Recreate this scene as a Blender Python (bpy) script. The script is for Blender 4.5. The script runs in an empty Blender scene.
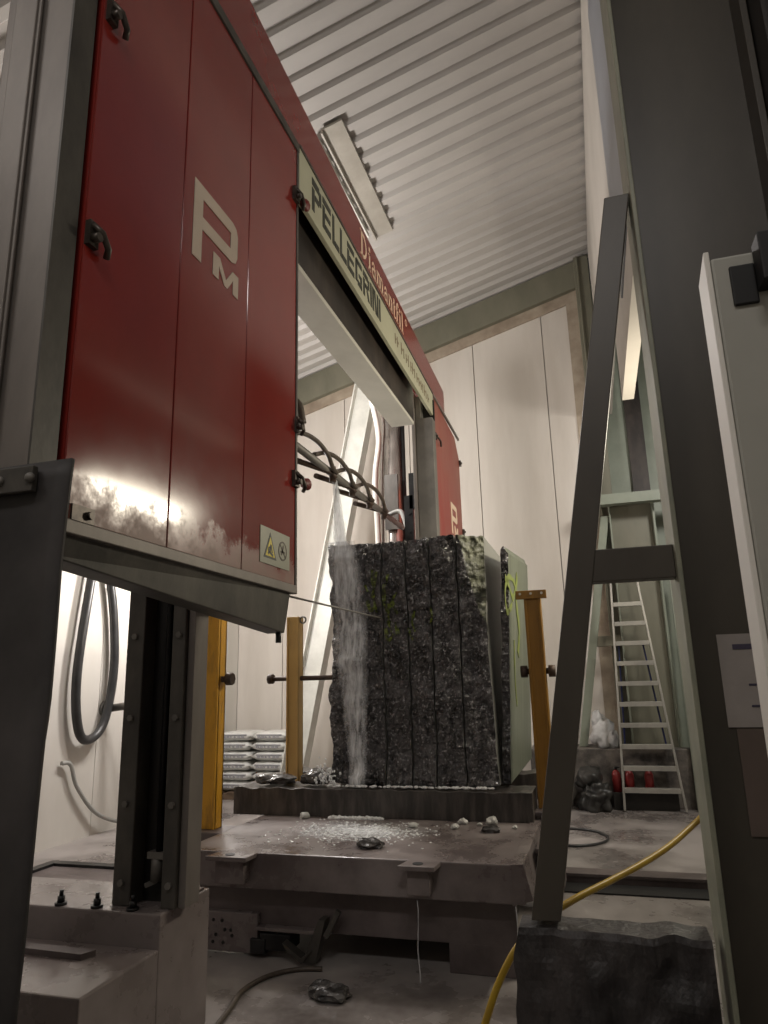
import bpy, bmesh, math, random
from mathutils import Vector, Matrix, noise
random.seed(7)
S = bpy.context.scene
COL = S.collection
PI = math.pi

# ------------------------------------------------------------------ camera
CAM = Vector((0, 0, 1.6))
FPX = 696.0855
RX = Vector((0.9573057693874553, 0.28799346897405204, -0.02500851306623288))
DN = Vector((-0.09106694119584417, 0.21833923461753718, -0.9716145279110747))
FW = Vector((-0.27435829879689233, 0.9324096419787388, 0.23524409328685666))
cd = bpy.data.cameras.new('camera')
cam = bpy.data.objects.new('camera', cd)
COL.objects.link(cam)
m = Matrix.Identity(4)
for i in range(3):
    m[i][0] = RX[i]; m[i][1] = -DN[i]; m[i][2] = -FW[i]; m[i][3] = CAM[i]
cam.matrix_world = m
cd.sensor_fit = 'VERTICAL'; cd.sensor_height = 24.0
cd.lens = FPX / 1024 * 24.0
cd.clip_start = 0.02; cd.clip_end = 100
S.camera = cam

def ray(px, py):
    return RX * (px - 384) + DN * (py - 512) + FW * FPX
def at(axis, val, px, py):
    v = ray(px, py)
    return CAM + v * ((val - CAM[axis]) / v[axis])
def atx(px, py, X): return at(0, X, px, py)
def aty(px, py, Y): return at(1, Y, px, py)
def atz(px, py, Z): return at(2, Z, px, py)

# ------------------------------------------------------------------ materials
def lin(c):
    return tuple((x / 12.92 if x <= .04045 else ((x + .055) / 1.055) ** 2.4) for x in c)
def mat(name, c1, c2=None, scale=4.0, rough=.5, rough2=None, metal=0.0, bump=0.0, bscale=None,
        detail=6, lo=.35, hi=.65, stretch=(1, 1, 1), spec=.5, coat=0.0):
    M = bpy.data.materials.new(name); M.use_nodes = True
    N = M.node_tree.nodes; L = M.node_tree.links
    b = N['Principled BSDF']
    b.inputs['Metallic'].default_value = metal
    b.inputs['Specular IOR Level'].default_value = spec
    b.inputs['Coat Weight'].default_value = coat
    b.inputs['Coat Roughness'].default_value = .08
    tc = N.new('ShaderNodeTexCoord'); mp = N.new('ShaderNodeMapping')
    mp.inputs['Scale'].default_value = stretch
    L.new(tc.outputs['Object'], mp.inputs['Vector'])
    nz = N.new('ShaderNodeTexNoise'); nz.inputs['Scale'].default_value = scale
    nz.inputs['Detail'].default_value = detail; nz.inputs['Roughness'].default_value = .65
    L.new(mp.outputs['Vector'], nz.inputs['Vector'])
    rp = N.new('ShaderNodeValToRGB')
    rp.color_ramp.elements[0].position = lo; rp.color_ramp.elements[1].position = hi
    rp.color_ramp.elements[0].color = (*lin(c1), 1)
    rp.color_ramp.elements[1].color = (*lin(c2 or c1), 1)
    L.new(nz.outputs['Fac'], rp.inputs['Fac'])
    L.new(rp.outputs['Color'], b.inputs['Base Color'])
    if rough2 is not None:
        mr = N.new('ShaderNodeMapRange')
        mr.inputs['From Min'].default_value = lo; mr.inputs['From Max'].default_value = hi
        mr.inputs['To Min'].default_value = rough; mr.inputs['To Max'].default_value = rough2
        L.new(nz.outputs['Fac'], mr.inputs['Value']); L.new(mr.outputs['Result'], b.inputs['Roughness'])
    else:
        b.inputs['Roughness'].default_value = rough
    if bump:
        nb = N.new('ShaderNodeTexNoise'); nb.inputs['Scale'].default_value = bscale or scale * 6
        nb.inputs['Detail'].default_value = 8
        L.new(mp.outputs['Vector'], nb.inputs['Vector'])
        bp = N.new('ShaderNodeBump'); bp.inputs['Strength'].default_value = bump
        bp.inputs['Distance'].default_value = .02
        L.new(nb.outputs['Fac'], bp.inputs['Height']); L.new(bp.outputs['Normal'], b.inputs['Normal'])
    M['b'] = 1
    return M

def water_mat(name, alpha, strength=1.0, scale=9.0, lo=.35, hi=.7, stretch=(4, 2, .55)):
    M = bpy.data.materials.new(name); M.use_nodes = True
    N = M.node_tree.nodes; L = M.node_tree.links
    out = N['Material Output']; b = N['Principled BSDF']
    b.inputs['Base Color'].default_value = (.86, .88, .9, 1)
    b.inputs['Roughness'].default_value = .25
    tr = N.new('ShaderNodeBsdfTransparent'); mx = N.new('ShaderNodeMixShader')
    tc = N.new('ShaderNodeTexCoord'); mp = N.new('ShaderNodeMapping'); mp.inputs['Scale'].default_value = stretch
    nz = N.new('ShaderNodeTexNoise'); nz.inputs['Scale'].default_value = scale; nz.inputs['Detail'].default_value = 8
    nz.inputs['Roughness'].default_value = .7
    at_ = N.new('ShaderNodeAttribute'); at_.attribute_name = 'thickness'
    ml = N.new('ShaderNodeMath'); ml.operation = 'MULTIPLY'
    L.new(tc.outputs['Object'], mp.inputs['Vector']); L.new(mp.outputs['Vector'], nz.inputs['Vector'])
    mr = N.new('ShaderNodeMapRange'); mr.inputs['From Min'].default_value = lo; mr.inputs['From Max'].default_value = hi
    mr.inputs['To Min'].default_value = alpha[0]; mr.inputs['To Max'].default_value = alpha[1]
    L.new(nz.outputs['Fac'], mr.inputs['Value']); L.new(mr.outputs['Result'], ml.inputs[0]); L.new(at_.outputs['Fac'], ml.inputs[1]); L.new(ml.outputs[0], mx.inputs['Fac'])
    L.new(tr.outputs[0], mx.inputs[1]); L.new(b.outputs[0], mx.inputs[2]); L.new(mx.outputs[0], out.inputs['Surface'])
    return M

M = {}
M['red'] = mat('red_paint', (.52, .165, .14), (.47, .15, .13), scale=1.2, rough=.11, rough2=.16, bump=.01, bscale=2.2)
def grime(M_, z0, z1, col):
    N = M_.node_tree.nodes; L = M_.node_tree.links; b = N['Principled BSDF']
    src = b.inputs['Base Color'].links[0].from_socket; rs = b.inputs['Roughness'].links[0].from_socket
    tc = N.new('ShaderNodeTexCoord'); sp = N.new('ShaderNodeSeparateXYZ'); nz = N.new('ShaderNodeTexNoise')
    nz.inputs['Scale'].default_value = 7; nz.inputs['Detail'].default_value = 9; nz.inputs['Roughness'].default_value = .7
    L.new(tc.outputs['Object'], sp.inputs[0]); L.new(tc.outputs['Object'], nz.inputs['Vector'])
    mr = N.new('ShaderNodeMapRange'); mr.inputs['From Min'].default_value = z0; mr.inputs['From Max'].default_value = z1
    mr.inputs['To Min'].default_value = .42; mr.inputs['To Max'].default_value = -.35
    L.new(sp.outputs['Z'], mr.inputs['Value'])
    ad = N.new('ShaderNodeMath'); ad.operation = 'ADD'; L.new(mr.outputs['Result'], ad.inputs[0]); L.new(nz.outputs['Fac'], ad.inputs[1])
    m2 = N.new('ShaderNodeMapRange'); m2.inputs['From Min'].default_value = .55; m2.inputs['From Max'].default_value = .85; m2.inputs['To Max'].default_value = .8
    L.new(ad.outputs[0], m2.inputs['Value'])
    mx = N.new('ShaderNodeMixRGB'); mx.inputs['Color2'].default_value = (*lin(col), 1)
    L.new(m2.outputs['Result'], mx.inputs['Fac']); L.new(src, mx.inputs['Color1']); L.new(mx.outputs['Color'], b.inputs['Base Color'])
    m3 = N.new('ShaderNodeMath'); m3.operation = 'MULTIPLY_ADD'; m3.inputs[1].default_value = .45
    L.new(m2.outputs['Result'], m3.inputs[0]); L.new(rs, m3.inputs[2]); L.new(m3.outputs[0], b.inputs['Roughness'])
grime(M['red'], 2.08, 2.42, (.50, .40, .35))
M['red_far'] = mat('dusty_red_paint', (.55, .19, .155), (.57, .34, .28), scale=2.2, rough=.45, stretch=(1, 1, .3))
M['galv'] = mat('galvanised_steel', (.41, .385, .365), (.49, .465, .44), scale=3, rough=.5, metal=.25, stretch=(1, 1, .35), bump=.05)
M['galv_dark'] = mat('dirty_galvanised_steel', (.25, .24, .225), (.36, .345, .32), scale=4, rough=.5, metal=.25, stretch=(1, 1, .5), bump=.08)
M['steel'] = mat('grey_machine_steel', (.40, .39, .37), (.47, .455, .43), scale=4, rough=.5, metal=.2, bump=.04)
M['wet_steel'] = mat('wet_dirty_steel', (.30, .268, .262), (.42, .382, .375), scale=2.6, rough=.3, rough2=.55, metal=.05, bump=.12, bscale=14)
M['deck'] = mat('wet_cart_steel', (.36, .325, .32), (.52, .485, .475), scale=2.2, rough=.18, rough2=.5, bump=.10, bscale=12)
M['base'] = mat('wet_concrete_base', (.42, .385, .375), (.52, .485, .475), scale=2.0, rough=.16, rough2=.45, bump=.08, bscale=9)
M['dark_steel'] = mat('dark_oily_steel', (.13, .13, .135), (.20, .20, .20), scale=5, rough=.35, metal=.5)
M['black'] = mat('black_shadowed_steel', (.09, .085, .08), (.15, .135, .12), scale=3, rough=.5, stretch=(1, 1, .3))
M['brown_steel'] = mat('dark_brown_stained_steel', (.15, .125, .11), (.33, .29, .26), scale=3, rough=.55, lo=.45, hi=.8, stretch=(1, 1, .4))
M['rubber'] = mat('black_dusty_rubber', (.115, .11, .108), (.27, .255, .25), scale=1.8, rough=.55, rough2=.75, bump=.12, bscale=5)
M['sign'] = mat('cream_sign_plate', (.72, .72, .62), (.68, .67, .58), scale=2, rough=.45)
M['ink'] = mat('dark_green_black_ink', (.17, .18, .14), rough=.5)
M['brown_ink'] = mat('faded_brown_ink', (.48, .42, .33), rough=.5)
M['white_ink'] = mat('off_white_lettering', (.80, .74, .68), (.74, .68, .62), rough=.45)
M['pink_ink'] = mat('dusty_cream_lettering', (.90, .80, .70), rough=.5)
M['warn'] = mat('warning_yellow', (.82, .74, .12), rough=.45)
M['plate'] = mat('dull_aluminium_label', (.62, .62, .54), (.56, .56, .49), rough=.45)
M['latch'] = mat('worn_latch_steel', (.22, .19, .17), (.34, .31, .28), scale=20, rough=.4, metal=.5)
M['latch_red'] = mat('dark_red_rubber_catch', (.42, .09, .08), rough=.5)
M['cream'] = mat('cream_painted_beam', (.80, .79, .75), (.74, .73, .69), scale=2, rough=.45)
M['white_steel'] = mat('white_painted_steel', (.82, .82, .79), (.74, .74, .71), scale=4, rough=.45)
M['chrome'] = mat('reflective_duct_foil', (.62, .60, .58), (.80, .78, .76), scale=6, rough=.2, metal=.8, bump=.2, bscale=9, stretch=(1, 1, .4))
M['hose_dark'] = mat('dark_grey_hose', (.15, .155, .16), (.22, .22, .22), rough=.35)
M['hose_brown'] = mat('brownish_braided_hose', (.33, .29, .25), (.26, .23, .20), scale=30, rough=.5)
M['hose_grey'] = mat('pale_grey_hose', (.60, .60, .58), rough=.5)
M['hose_yellow'] = mat('yellow_hose', (.68, .56, .13), (.60, .48, .12), scale=8, rough=.4)
M['yellow'] = mat('worn_yellow_paint', (.84, .62, .17), (.50, .37, .18), scale=5, rough=.45, lo=.50, hi=.78, stretch=(2.5, 2.5, .6), bump=.08)
M['yellow_pale'] = mat('pale_worn_yellow_paint', (.80, .66, .40), (.66, .54, .36), scale=5, rough=.5, lo=.5, hi=.8, stretch=(2, 2, .5))
M['ochre'] = mat('rusty_ochre_paint', (.56, .40, .12), (.34, .25, .11), scale=4, rough=.45, lo=.48, hi=.78, stretch=(3, 3, .5), bump=.08)
M['rust'] = mat('rusted_steel', (.32, .25, .20), (.24, .20, .18), scale=10, rough=.6, metal=.3)
M['green'] = mat('grey_green_painted_steel', (.42, .415, .355), (.47, .46, .40), scale=2.5, rough=.5, stretch=(1, 1, .4))
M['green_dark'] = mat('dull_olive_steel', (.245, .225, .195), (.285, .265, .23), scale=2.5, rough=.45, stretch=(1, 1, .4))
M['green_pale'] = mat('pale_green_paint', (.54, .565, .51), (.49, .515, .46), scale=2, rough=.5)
M['edge_lit'] = mat('lit_green_flange', (.54, .54, .47), (.47, .48, .42), scale=5, rough=.5)  # paler copy of the column tone, light on the flange edge put into the colour
M['wall'] = mat('pale_beige_wall_panel', (.80, .775, .74), (.73, .70, .66), scale=.9, rough=.6, lo=.42, hi=.72, stretch=(1.6, 1, .22), bump=.02)
M['wall_white'] = mat('white_wall_panel', (.82, .805, .775), (.77, .755, .72), scale=1.0, rough=.6, stretch=(1, 1, .3))
M['upper_wall'] = mat('cream_upper_cladding', (.76, .74, .71), (.70, .68, .65), scale=.8, rough=.55)
M['blue_pane'] = mat('bluish_translucent_pane', (.56, .58, .62), (.50, .52, .55), scale=1.2, rough=.3)
M['stain'] = mat('brown_stained_edge_trim', (.66, .61, .54), (.47, .41, .35), scale=1.6, rough=.65, lo=.40, hi=.70)
M['roof'] = mat('galvanised_roof_sheet', (.70, .685, .665), (.64, .625, .605), scale=.7, rough=.5, metal=.0, stretch=(.4, 1, 1))
M['purlin'] = mat('pale_steel_purlin', (.66, .64, .60), (.58, .56, .52), scale=2, rough=.5)
M['floor'] = mat('wet_concrete_floor', (.37, .345, .335), (.62, .595, .58), scale=.9, rough=.12, rough2=.5, bump=.06, bscale=10, lo=.36, hi=.6)
M['ledge'] = mat('splashed_concrete', (.20, .185, .175), (.52, .49, .46), scale=3.0, rough=.6, lo=.40, hi=.75, bump=.25, bscale=12)
M['stone_block'] = mat('rough_dark_stone', (.13, .12, .12), (.30, .28, .275), scale=5, rough=.5, lo=.4, hi=.75, bump=.7, bscale=24, stretch=(1, 1, .6))
M['alu'] = mat('aluminium', (.70, .69, .66), (.62, .61, .59), scale=5, rough=.35, metal=.4)
M['blue'] = mat('blue_plastic', (.10, .13, .30), rough=.45)
M['bag'] = mat('white_bag_paper', (.84, .84, .82), (.78, .78, .76), scale=6, rough=.5, bump=.15, bscale=10)
M['bag_print'] = mat('grey_bag_print', (.58, .58, .60), rough=.55)
M['wood'] = mat('pallet_wood', (.40, .33, .26), (.32, .26, .2), scale=6, rough=.7)
M['plastic_white'] = mat('crumpled_white_plastic', (.80, .80, .80), (.66, .66, .66), scale=5, rough=.35, bump=.5, bscale=14)
M['sack_black'] = mat('dusty_black_plastic', (.13, .13, .125), (.24, .235, .225), scale=5, rough=.4, bump=.4, bscale=9)
M['sack_grey'] = mat('dusty_grey_sack', (.46, .44, .42), (.30, .285, .275), scale=5, rough=.6, bump=.4, bscale=9)
M['red_can'] = mat('red_canister_paint', (.52, .16, .16), rough=.4)
M['cabinet'] = mat('light_grey_cabinet_paint', (.66, .655, .62), (.62, .615, .58), scale=1.5, rough=.45)
M['cab_edge_lit'] = mat('lit_cabinet_edge', (.90, .885, .85), rough=.45)  # near-white tone carries the light falling on the cabinet's left side
M['dark_hole'] = mat('black_recess', (.04, .035, .03), rough=.6)
M['paper'] = mat('paper_in_plastic_sleeve', (.62, .59, .57), (.57, .545, .525), scale=3, rough=.25)
M['paper_brown'] = mat('brown_film_sheet', (.40, .345, .32), (.35, .31, .28), scale=2.5, rough=.35)
M['paper_ink'] = mat('blue_grey_print', (.25, .23, .30), rough=.5)
M['chip'] = mat('pale_stone_chip', (.82, .82, .80), (.62, .62, .60), scale=12, rough=.45)
M['rubble'] = mat('wet_dark_rubble', (.20, .19, .185), (.42, .41, .40), scale=9, rough=.25, lo=.45, hi=.75, bump=.4, bscale=20)
M['foam'] = mat('white_water_foam', (.93, .94, .94), (.8, .8, .8), scale=20, rough=.2)
M['bed'] = mat('wet_bedding_concrete', (.21, .195, .185), (.40, .375, .355), scale=5, rough=.35, lo=.42, hi=.8, stretch=(3, 3, .6), bump=.3, bscale=16)
M['rock'] = mat('wet_black_granite', (.10, .095, .10), (.42, .41, .415), scale=6, rough=.06, rough2=.22, lo=.38, hi=.80, bump=1.0, bscale=30, spec=.9, stretch=(1.3, 1, .8))
def sparkle_flecks(M_):  # pale crystals and wet sparkle mixed into the rock colour
    N = M_.node_tree.nodes; L = M_.node_tree.links; b = N['Principled BSDF']
    src = b.inputs['Base Color'].links[0].from_socket
    tc = N.new('ShaderNodeTexCoord'); nz = N.new('ShaderNodeTexNoise'); nz.inputs['Scale'].default_value = 48; nz.inputs['Detail'].default_value = 5
    L.new(tc.outputs['Object'], nz.inputs['Vector'])
    mr = N.new('ShaderNodeMapRange'); mr.inputs['From Min'].default_value = .56; mr.inputs['From Max'].default_value = .70
    mr.inputs['To Max'].default_value = .75
    L.new(nz.outputs['Fac'], mr.inputs['Value'])
    mx = N.new('ShaderNodeMixRGB'); mx.inputs['Color2'].default_value = (.42, .41, .42, 1)
    L.new(mr.outputs['Result'], mx.inputs['Fac']); L.new(src, mx.inputs['Color1']); L.new(mx.outputs['Color'], b.inputs['Base Color'])
    for n in N:
        if n.type == 'BUMP': n.inputs['Distance'].default_value = .035
sparkle_flecks(M['rock'])
M['rock_dry'] = mat('dry_mottled_green_granite', (.20, .205, .175), (.49, .50, .415), scale=9, rough=.5, lo=.36, hi=.66, bump=.8, bscale=26)
M['sawn'] = mat('smooth_sawn_grey_granite', (.50, .50, .48), (.56, .56, .54), scale=3, rough=.35, stretch=(1, 3, .4))
M['sawn_green'] = mat('sawn_green_granite', (.345, .37, .315), (.46, .48, .425), scale=2.6, rough=.35, stretch=(1, 3, .25))
M['paint_mark'] = mat('yellow_green_marking_paint', (.52, .57, .26), (.42, .46, .28), scale=18, rough=.4, lo=.4, hi=.7)
M['paint_mark_wet'] = mat('wet_yellow_green_marking_paint', (.40, .46, .15), (.17, .18, .11), scale=38, rough=.25, lo=.42, hi=.58)
M['water'] = water_mat('falling_water', (.30, .80))
M['water_thin'] = water_mat('thin_water_film', (.06, .85), scale=6, lo=.36, hi=.68)
M['splash'] = water_mat('splashed_white_water', (.10, 1.0), scale=13, lo=.40, hi=.60, stretch=(1, 1, 1))
M['drip'] = water_mat('dripping_water', (.25, .6))

# ------------------------------------------------------------------ mesh helpers
ORI = {}
class MB:
    def __init__(self): self.bm = bmesh.new()
    def hexa(self, p, mi=0):
        v = [self.bm.verts.new(q) for q in p]
        for f in ((3, 2, 1, 0), (4, 5, 6, 7), (0, 1, 5, 4), (1, 2, 6, 5), (2, 3, 7, 6), (3, 0, 4, 7)):
            self.bm.faces.new([v[i] for i in f]).material_index = mi
        return self
    def box(self, x0, x1, y0, y1, z0, z1, mi=0):
        return self.hexa([(x0, y0, z0), (x1, y0, z0), (x1, y1, z0), (x0, y1, z0),
                          (x0, y0, z1), (x1, y0, z1), (x1, y1, z1), (x0, y1, z1)], mi)
    def bar(self, p0, p1, w, h, up=(0, 0, 1), mi=0):
        p0 = Vector(p0); p1 = Vector(p1); d = (p1 - p0).normalized(); up = Vector(up)
        s = d.cross(up).normalized() * (w / 2); u = s.cross(d).normalized() * (h / 2)
        q = []
        for p in (p0, p1):
            q += [p - s - u, p + s - u, p + s + u, p - s + u]
        return self.hexa(q, mi)
    def prism(self, poly, axis, a, b, mi=0):
        def P(u, v, w):
            return {0: (w, u, v), 1: (u, w, v), 2: (u, v, w)}[axis]
        A = [self.bm.verts.new(P(u, v, a)) for u, v in poly]
        B = [self.bm.verts.new(P(u, v, b)) for u, v in poly]
        n = len(poly)
        fs = [self.bm.faces.new(A), self.bm.faces.new(B[::-1])]
        for i in range(n):
            fs.append(self.bm.faces.new([A[i], B[i], B[(i + 1) % n], A[(i + 1) % n]]))
        for f in fs: f.material_index = mi
        return self
    def tube(self, pts, r, n=8, mi=0, closed=False):
        pts = [Vector(p) for p in pts]; k = len(pts)
        rs = r if isinstance(r, (list, tuple)) else [r] * k
        rings = []; ref = None
        for i, p in enumerate(pts):
            if closed: d = (pts[(i + 1) % k] - pts[i - 1]).normalized()
            else: d = (pts[min(i + 1, k - 1)] - pts[max(i - 1, 0)]).normalized()
            if ref is None:
                ref = d.cross(Vector((0, 0, 1)))
                if ref.length < .1: ref = d.cross(Vector((1, 0, 0)))
            ref = (ref - d * ref.dot(d)).normalized(); o = d.cross(ref)
            rings.append([self.bm.verts.new(p + (ref * math.cos(2 * PI * j / n) + o * math.sin(2 * PI * j / n)) * rs[i]) for j in range(n)])
        for i in range(k if closed else k - 1):
            a, b = rings[i], rings[(i + 1) % k]
            for j in range(n):
                f = self.bm.faces.new([a[j], a[(j + 1) % n], b[(j + 1) % n], b[j]]); f.material_index = mi; f.smooth = True
        if not closed:
            self.bm.faces.new(rings[0][::-1]).material_index = mi
            self.bm.faces.new(rings[-1]).material_index = mi
        return self
    def cyl(self, p0, p1, r, n=14, mi=0): return self.tube([p0, p1], r, n, mi)
    def blob(self, c, r, amp=.25, freq=3.0, sub=2, seed=0, mi=0, smooth=False):
        g = bmesh.ops.create_icosphere(self.bm, subdivisions=sub, radius=1)
        for v in g['verts']:
            d = v.co.copy(); k = 1 + amp * noise.noise(d * freq + Vector((seed * 7.3, seed * 1.7, seed)))
            v.co = Vector((c[0] + d.x * r[0] * k, c[1] + d.y * r[1] * k, c[2] + d.z * r[2] * k))
            for f in v.link_faces: f.material_index = mi; f.smooth = smooth
        return self
    def build(self, name, mats, parent=None, bevel=0.0, origin=None, solid=0.0):
        bm = self.bm
        bmesh.ops.recalc_face_normals(bm, faces=bm.faces)
        if parent is not None: o0 = ORI[parent.name]
        elif origin is not None: o0 = Vector(origin)
        else:
            xs = [v.co for v in bm.verts]
            o0 = Vector(((min(c.x for c in xs) + max(c.x for c in xs)) / 2, (min(c.y for c in xs) + max(c.y for c in xs)) / 2, min(c.z for c in xs)))
        for v in bm.verts: v.co -= o0
        me = bpy.data.meshes.new(name); bm.to_mesh(me); bm.free()
        for mm in (mats if isinstance(mats, (list, tuple)) else [mats]): me.materials.append(mm)
        ob = bpy.data.objects.new(name, me); COL.objects.link(ob)
        ORI[ob.name] = o0
        if parent is not None: ob.parent = parent
        else: ob.location = o0
        if solid:
            md = ob.modifiers.new('solid', 'SOLIDIFY'); md.thickness = solid
        if bevel:
            md = ob.modifiers.new('bevel', 'BEVEL'); md.width = bevel; md.segments = 2; md.limit_method = 'ANGLE'
        return ob
def tag(o, label=None, cat=None, group=None, kind=None):
    if label: o['label'] = label
    if cat: o['category'] = cat
    if group: o['group'] = group
    if kind: o['kind'] = kind
    return o
def empty(name, loc, label, cat, group=None):
    o = bpy.data.objects.new(name, None); COL.objects.link(o); o.location = loc; o.empty_display_size = .1
    ORI[o.name] = Vector(loc)
    return tag(o, label, cat, group)
def struct(o): return tag(o, kind='structure')
def copy_tree(o, parent=None):
    c = o.copy(); COL.objects.link(c); c.parent = parent
    if o.name in ORI: ORI[c.name] = ORI[o.name]
    for ch in list(o.children): copy_tree(ch, c)
    return c
def bez(pts, n=10):
    """smooth curve through points"""
    P = [Vector(p) for p in pts]; P = [P[0] * 2 - P[1]] + P + [P[-1] * 2 - P[-2]]
    out = []
    for i in range(1, len(P) - 2):
        a, b, c, d = P[i - 1:i + 3]
        for j in range(n):
            t = j / n
            out.append(.5 * ((2 * b) + (c - a) * t + (2 * a - 5 * b + 4 * c - d) * t * t + (3 * b - a - 3 * c + d) * t ** 3))
    out.append(P[-2]); return out

# ------------------------------------------------------------------ setting
XL, XR, YB, YF = -5.6, .43, 10.4, -3.0
XE = 4.2
def roofz(x): return 7.945 + .278 * x
struct(MB().box(XL - .2, XE, YF, YB + .2, -.2, 0).build('floor', M['floor']))
# left wall: insulated panels with fine joints
b = MB(); y = YF
while y < YB:
    b.box(XL - .12, XL, y + .004, min(y + 1.12, YB) - .004, 0, 6.5); y += 1.12
b.box(XL - .16, XL - .12, YF, YB, 0, 6.5)
struct(b.build('wall_left', M['wall_white']))
# back wall: panels under the sloping roof
b = MB()
edges = [XL, -4.81, -3.71, -2.60, -1.49, -.375, .18]
for a, c in zip(edges, edges[1:]):
    b.prism([(a + .006, 0), (c - .006, 0), (c - .006, roofz(c) - .62), (a + .006, roofz(a) - .62)], 1, YB, YB + .1)
b.prism([(XL - .1, 0), (.3, 0), (.3, roofz(.3) - .05), (XL - .1, roofz(XL) - .05)], 1, YB + .11, YB + .2)
struct(b.build('wall_back', M['wall']))
# stained edge strip along the top and the right of the back wall
b = MB()
b.prism([(XL, roofz(XL) - .66), (.2, roofz(.2) - .66), (.2, roofz(.2) - .44), (XL, roofz(XL) - .44)], 1, YB - .03, YB + .01)
b.box(.03, .2, YB - .028, YB + .01, 0.7, roofz(.1) - .6)
struct(b.build('trim_1', M['stain']))
# green eaves beam and corner column
b = MB()
b.prism([(XL, roofz(XL) - .48), (.3, roofz(.3) - .48), (.3, roofz(.3) - .02), (XL, roofz(XL) - .02)], 1, YB - .12, YB - .03)
struct(b.build('trim_2', M['green']))
b = MB(); b.box(.2, .42, YB - .2, YB + .1, .0, roofz(.3) - .03)
b.box(.24, .26, YB - .26, YB - .2, 0, roofz(.3) - .05)
struct(b.build('trim_3', M['green'], bevel=.006))
# right side above the columns
b = MB(); b.box(XR, XR + .1, 3.32, 6.3, 4.02, roofz(XR) - .02); b.box(XR, XR + .1, 6.3, YB - .27, 5.3, roofz(XR) - .02)
struct(b.build('wall_right', M['upper_wall']))
b = MB()
for (z0, z1) in ((4.35, 7.0),):
    b.box(XR - .012, XR + .002, 3.35, 5.05, z0, z1)
struct(b.build('window_1', M['blue_pane']))
# side bay beyond the columns
struct(MB().box(XR + .1, XE, 3.32, YB, 7.6, 7.7).build('ceiling_bay', M['upper_wall']))
b = MB(); b.box(.3, XE, YB + .0, YB + .1, 0, 7.6)
struct(b.build('wall_bay_back', M['green_pale']))
struct(MB().box(XE, XE + .1, YF, YB, 0, 8).build('wall_bay_right', M['wall_white']))
struct(MB().box(XL - .2, XE, YF - .1, YF, 0, 8.6).build('wall_front', M['wall_white']))
# corrugated roof
b = MB(); per = .255; prof = []
y = YF
while y < YB:
    prof += [(y, 0), (y + .085, 0), (y + .12, .052), (y + .22, .052)]; y += per
rows = []
for x in (XL - .1, XR + .12):
    rows.append([b.bm.verts.new((x, yy, roofz(x) + zz)) for yy, zz in prof])
for i in range(len(prof) - 1):
    b.bm.faces.new([rows[0][i], rows[0][i + 1], rows[1][i + 1], rows[1][i]])
struct(b.build('ceiling', M['roof'], solid=.004))
b = MB(); b.box(XR + .12, XE, YF, 3.0, 8.05, 8.15)
struct(b.build('ceiling_front', M['roof']))

# purlin below the sheets, behind the machine beam
r = MB(); r.prism([(-2.30, roofz(-2.3) - .004), (-2.06, roofz(-2.06) - .004), (-2.06, roofz(-2.06) - .03), (-2.28, roofz(-2.28) - .03),
                   (-2.28, roofz(-2.3) - .07), (-2.30, roofz(-2.3) - .07)], 1, 5.8, 7.75)
tag(r.build('roof_purlin', M['purlin']), 'pale steel angle purlin under the corrugated roof above the red beam', 'purlin')
r = MB(); r.box(-2.40, -2.34, 5.9, 7.6, roofz(-2.36) - .09, roofz(-2.36) - .03)
tag(r.build('cable_duct', M['white_steel'], bevel=.006), 'thin white cable duct along the purlin under the roof', 'cable duct')

# ------------------------------------------------------------------ lettering helpers (on planes facing +X: u along +Y, v up)
def extr(name, polys, X, mt, parent, th=.004):
    b = MB()
    for p in polys: b.prism(p, 0, X, X + th)
    return b.build(name, mt, parent)
def seg(p, q, w):
    dx, dy = q[0] - p[0], q[1] - p[1]; l = math.hypot(dx, dy) or 1; nx, ny = -dy / l * w / 2, dx / l * w / 2
    return [(p[0] + nx, p[1] + ny), (q[0] + nx, q[1] + ny), (q[0] - nx, q[1] - ny), (p[0] - nx, p[1] - ny)]
def ring(cx, cy, rx, ry, w, n=20, a0=0, a1=2 * PI):
    out = []
    for i in range(n):
        s, t = a0 + (a1 - a0) * i / n, a0 + (a1 - a0) * (i + 1) / n
        out.append([(cx + rx * math.cos(s), cy + ry * math.sin(s)), (cx + rx * math.cos(t), cy + ry * math.sin(t)),
                    (cx + (rx - w) * math.cos(t), cy + (ry - w) * math.sin(t)), (cx + (rx - w) * math.cos(s), cy + (ry - w) * math.sin(s))])
    return out

# ------------------------------------------------------------------ the diamond wire saw
XM = -1.5
saw = empty('wire_saw', (-2.1, 3.1, 0), 'huge red wire saw spanning the stone block from the left foreground', 'stone saw')
def P(b, name, mt, parent=saw, bevel=0.0): return b.build(name, mt, parent, bevel)
# base
b = MB()
b.box(-3.6, -1.99, 3.03, 3.46, 0, .60)
b.box(-3.6, -1.99, 2.52, 3.03, 0, .46)
base = P(b, 'base', M['base'], bevel=.008)
b = MB(); b.box(-2.06, -2.0, 3.3, 3.42, .60, .612); P(b, 'base_plate', M['wet_steel'], base)
b = MB(); b.prism([(-3.0, 2.86), (-2.25, 2.84), (-2.22, 2.90), (-3.0, 2.93)], 2, .46, .485); P(b, 'loose_strip', M['wet_steel'], base)
for (px, py) in ((60, 905), (100, 906), (141, 906)):
    p = atz(px, py, .6)
    b = MB(); b.cyl((p.x, 3.06, .60), (p.x, 3.06, .612), .028, 14); b.cyl((p.x, 3.06, .612), (p.x, 3.06, .64), .017, 6); b.cyl((p.x, 3.06, .64), (p.x, 3.06, .665), .010, 10)
    P(b, 'anchor_bolt', M['dark_steel'], base)
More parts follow.
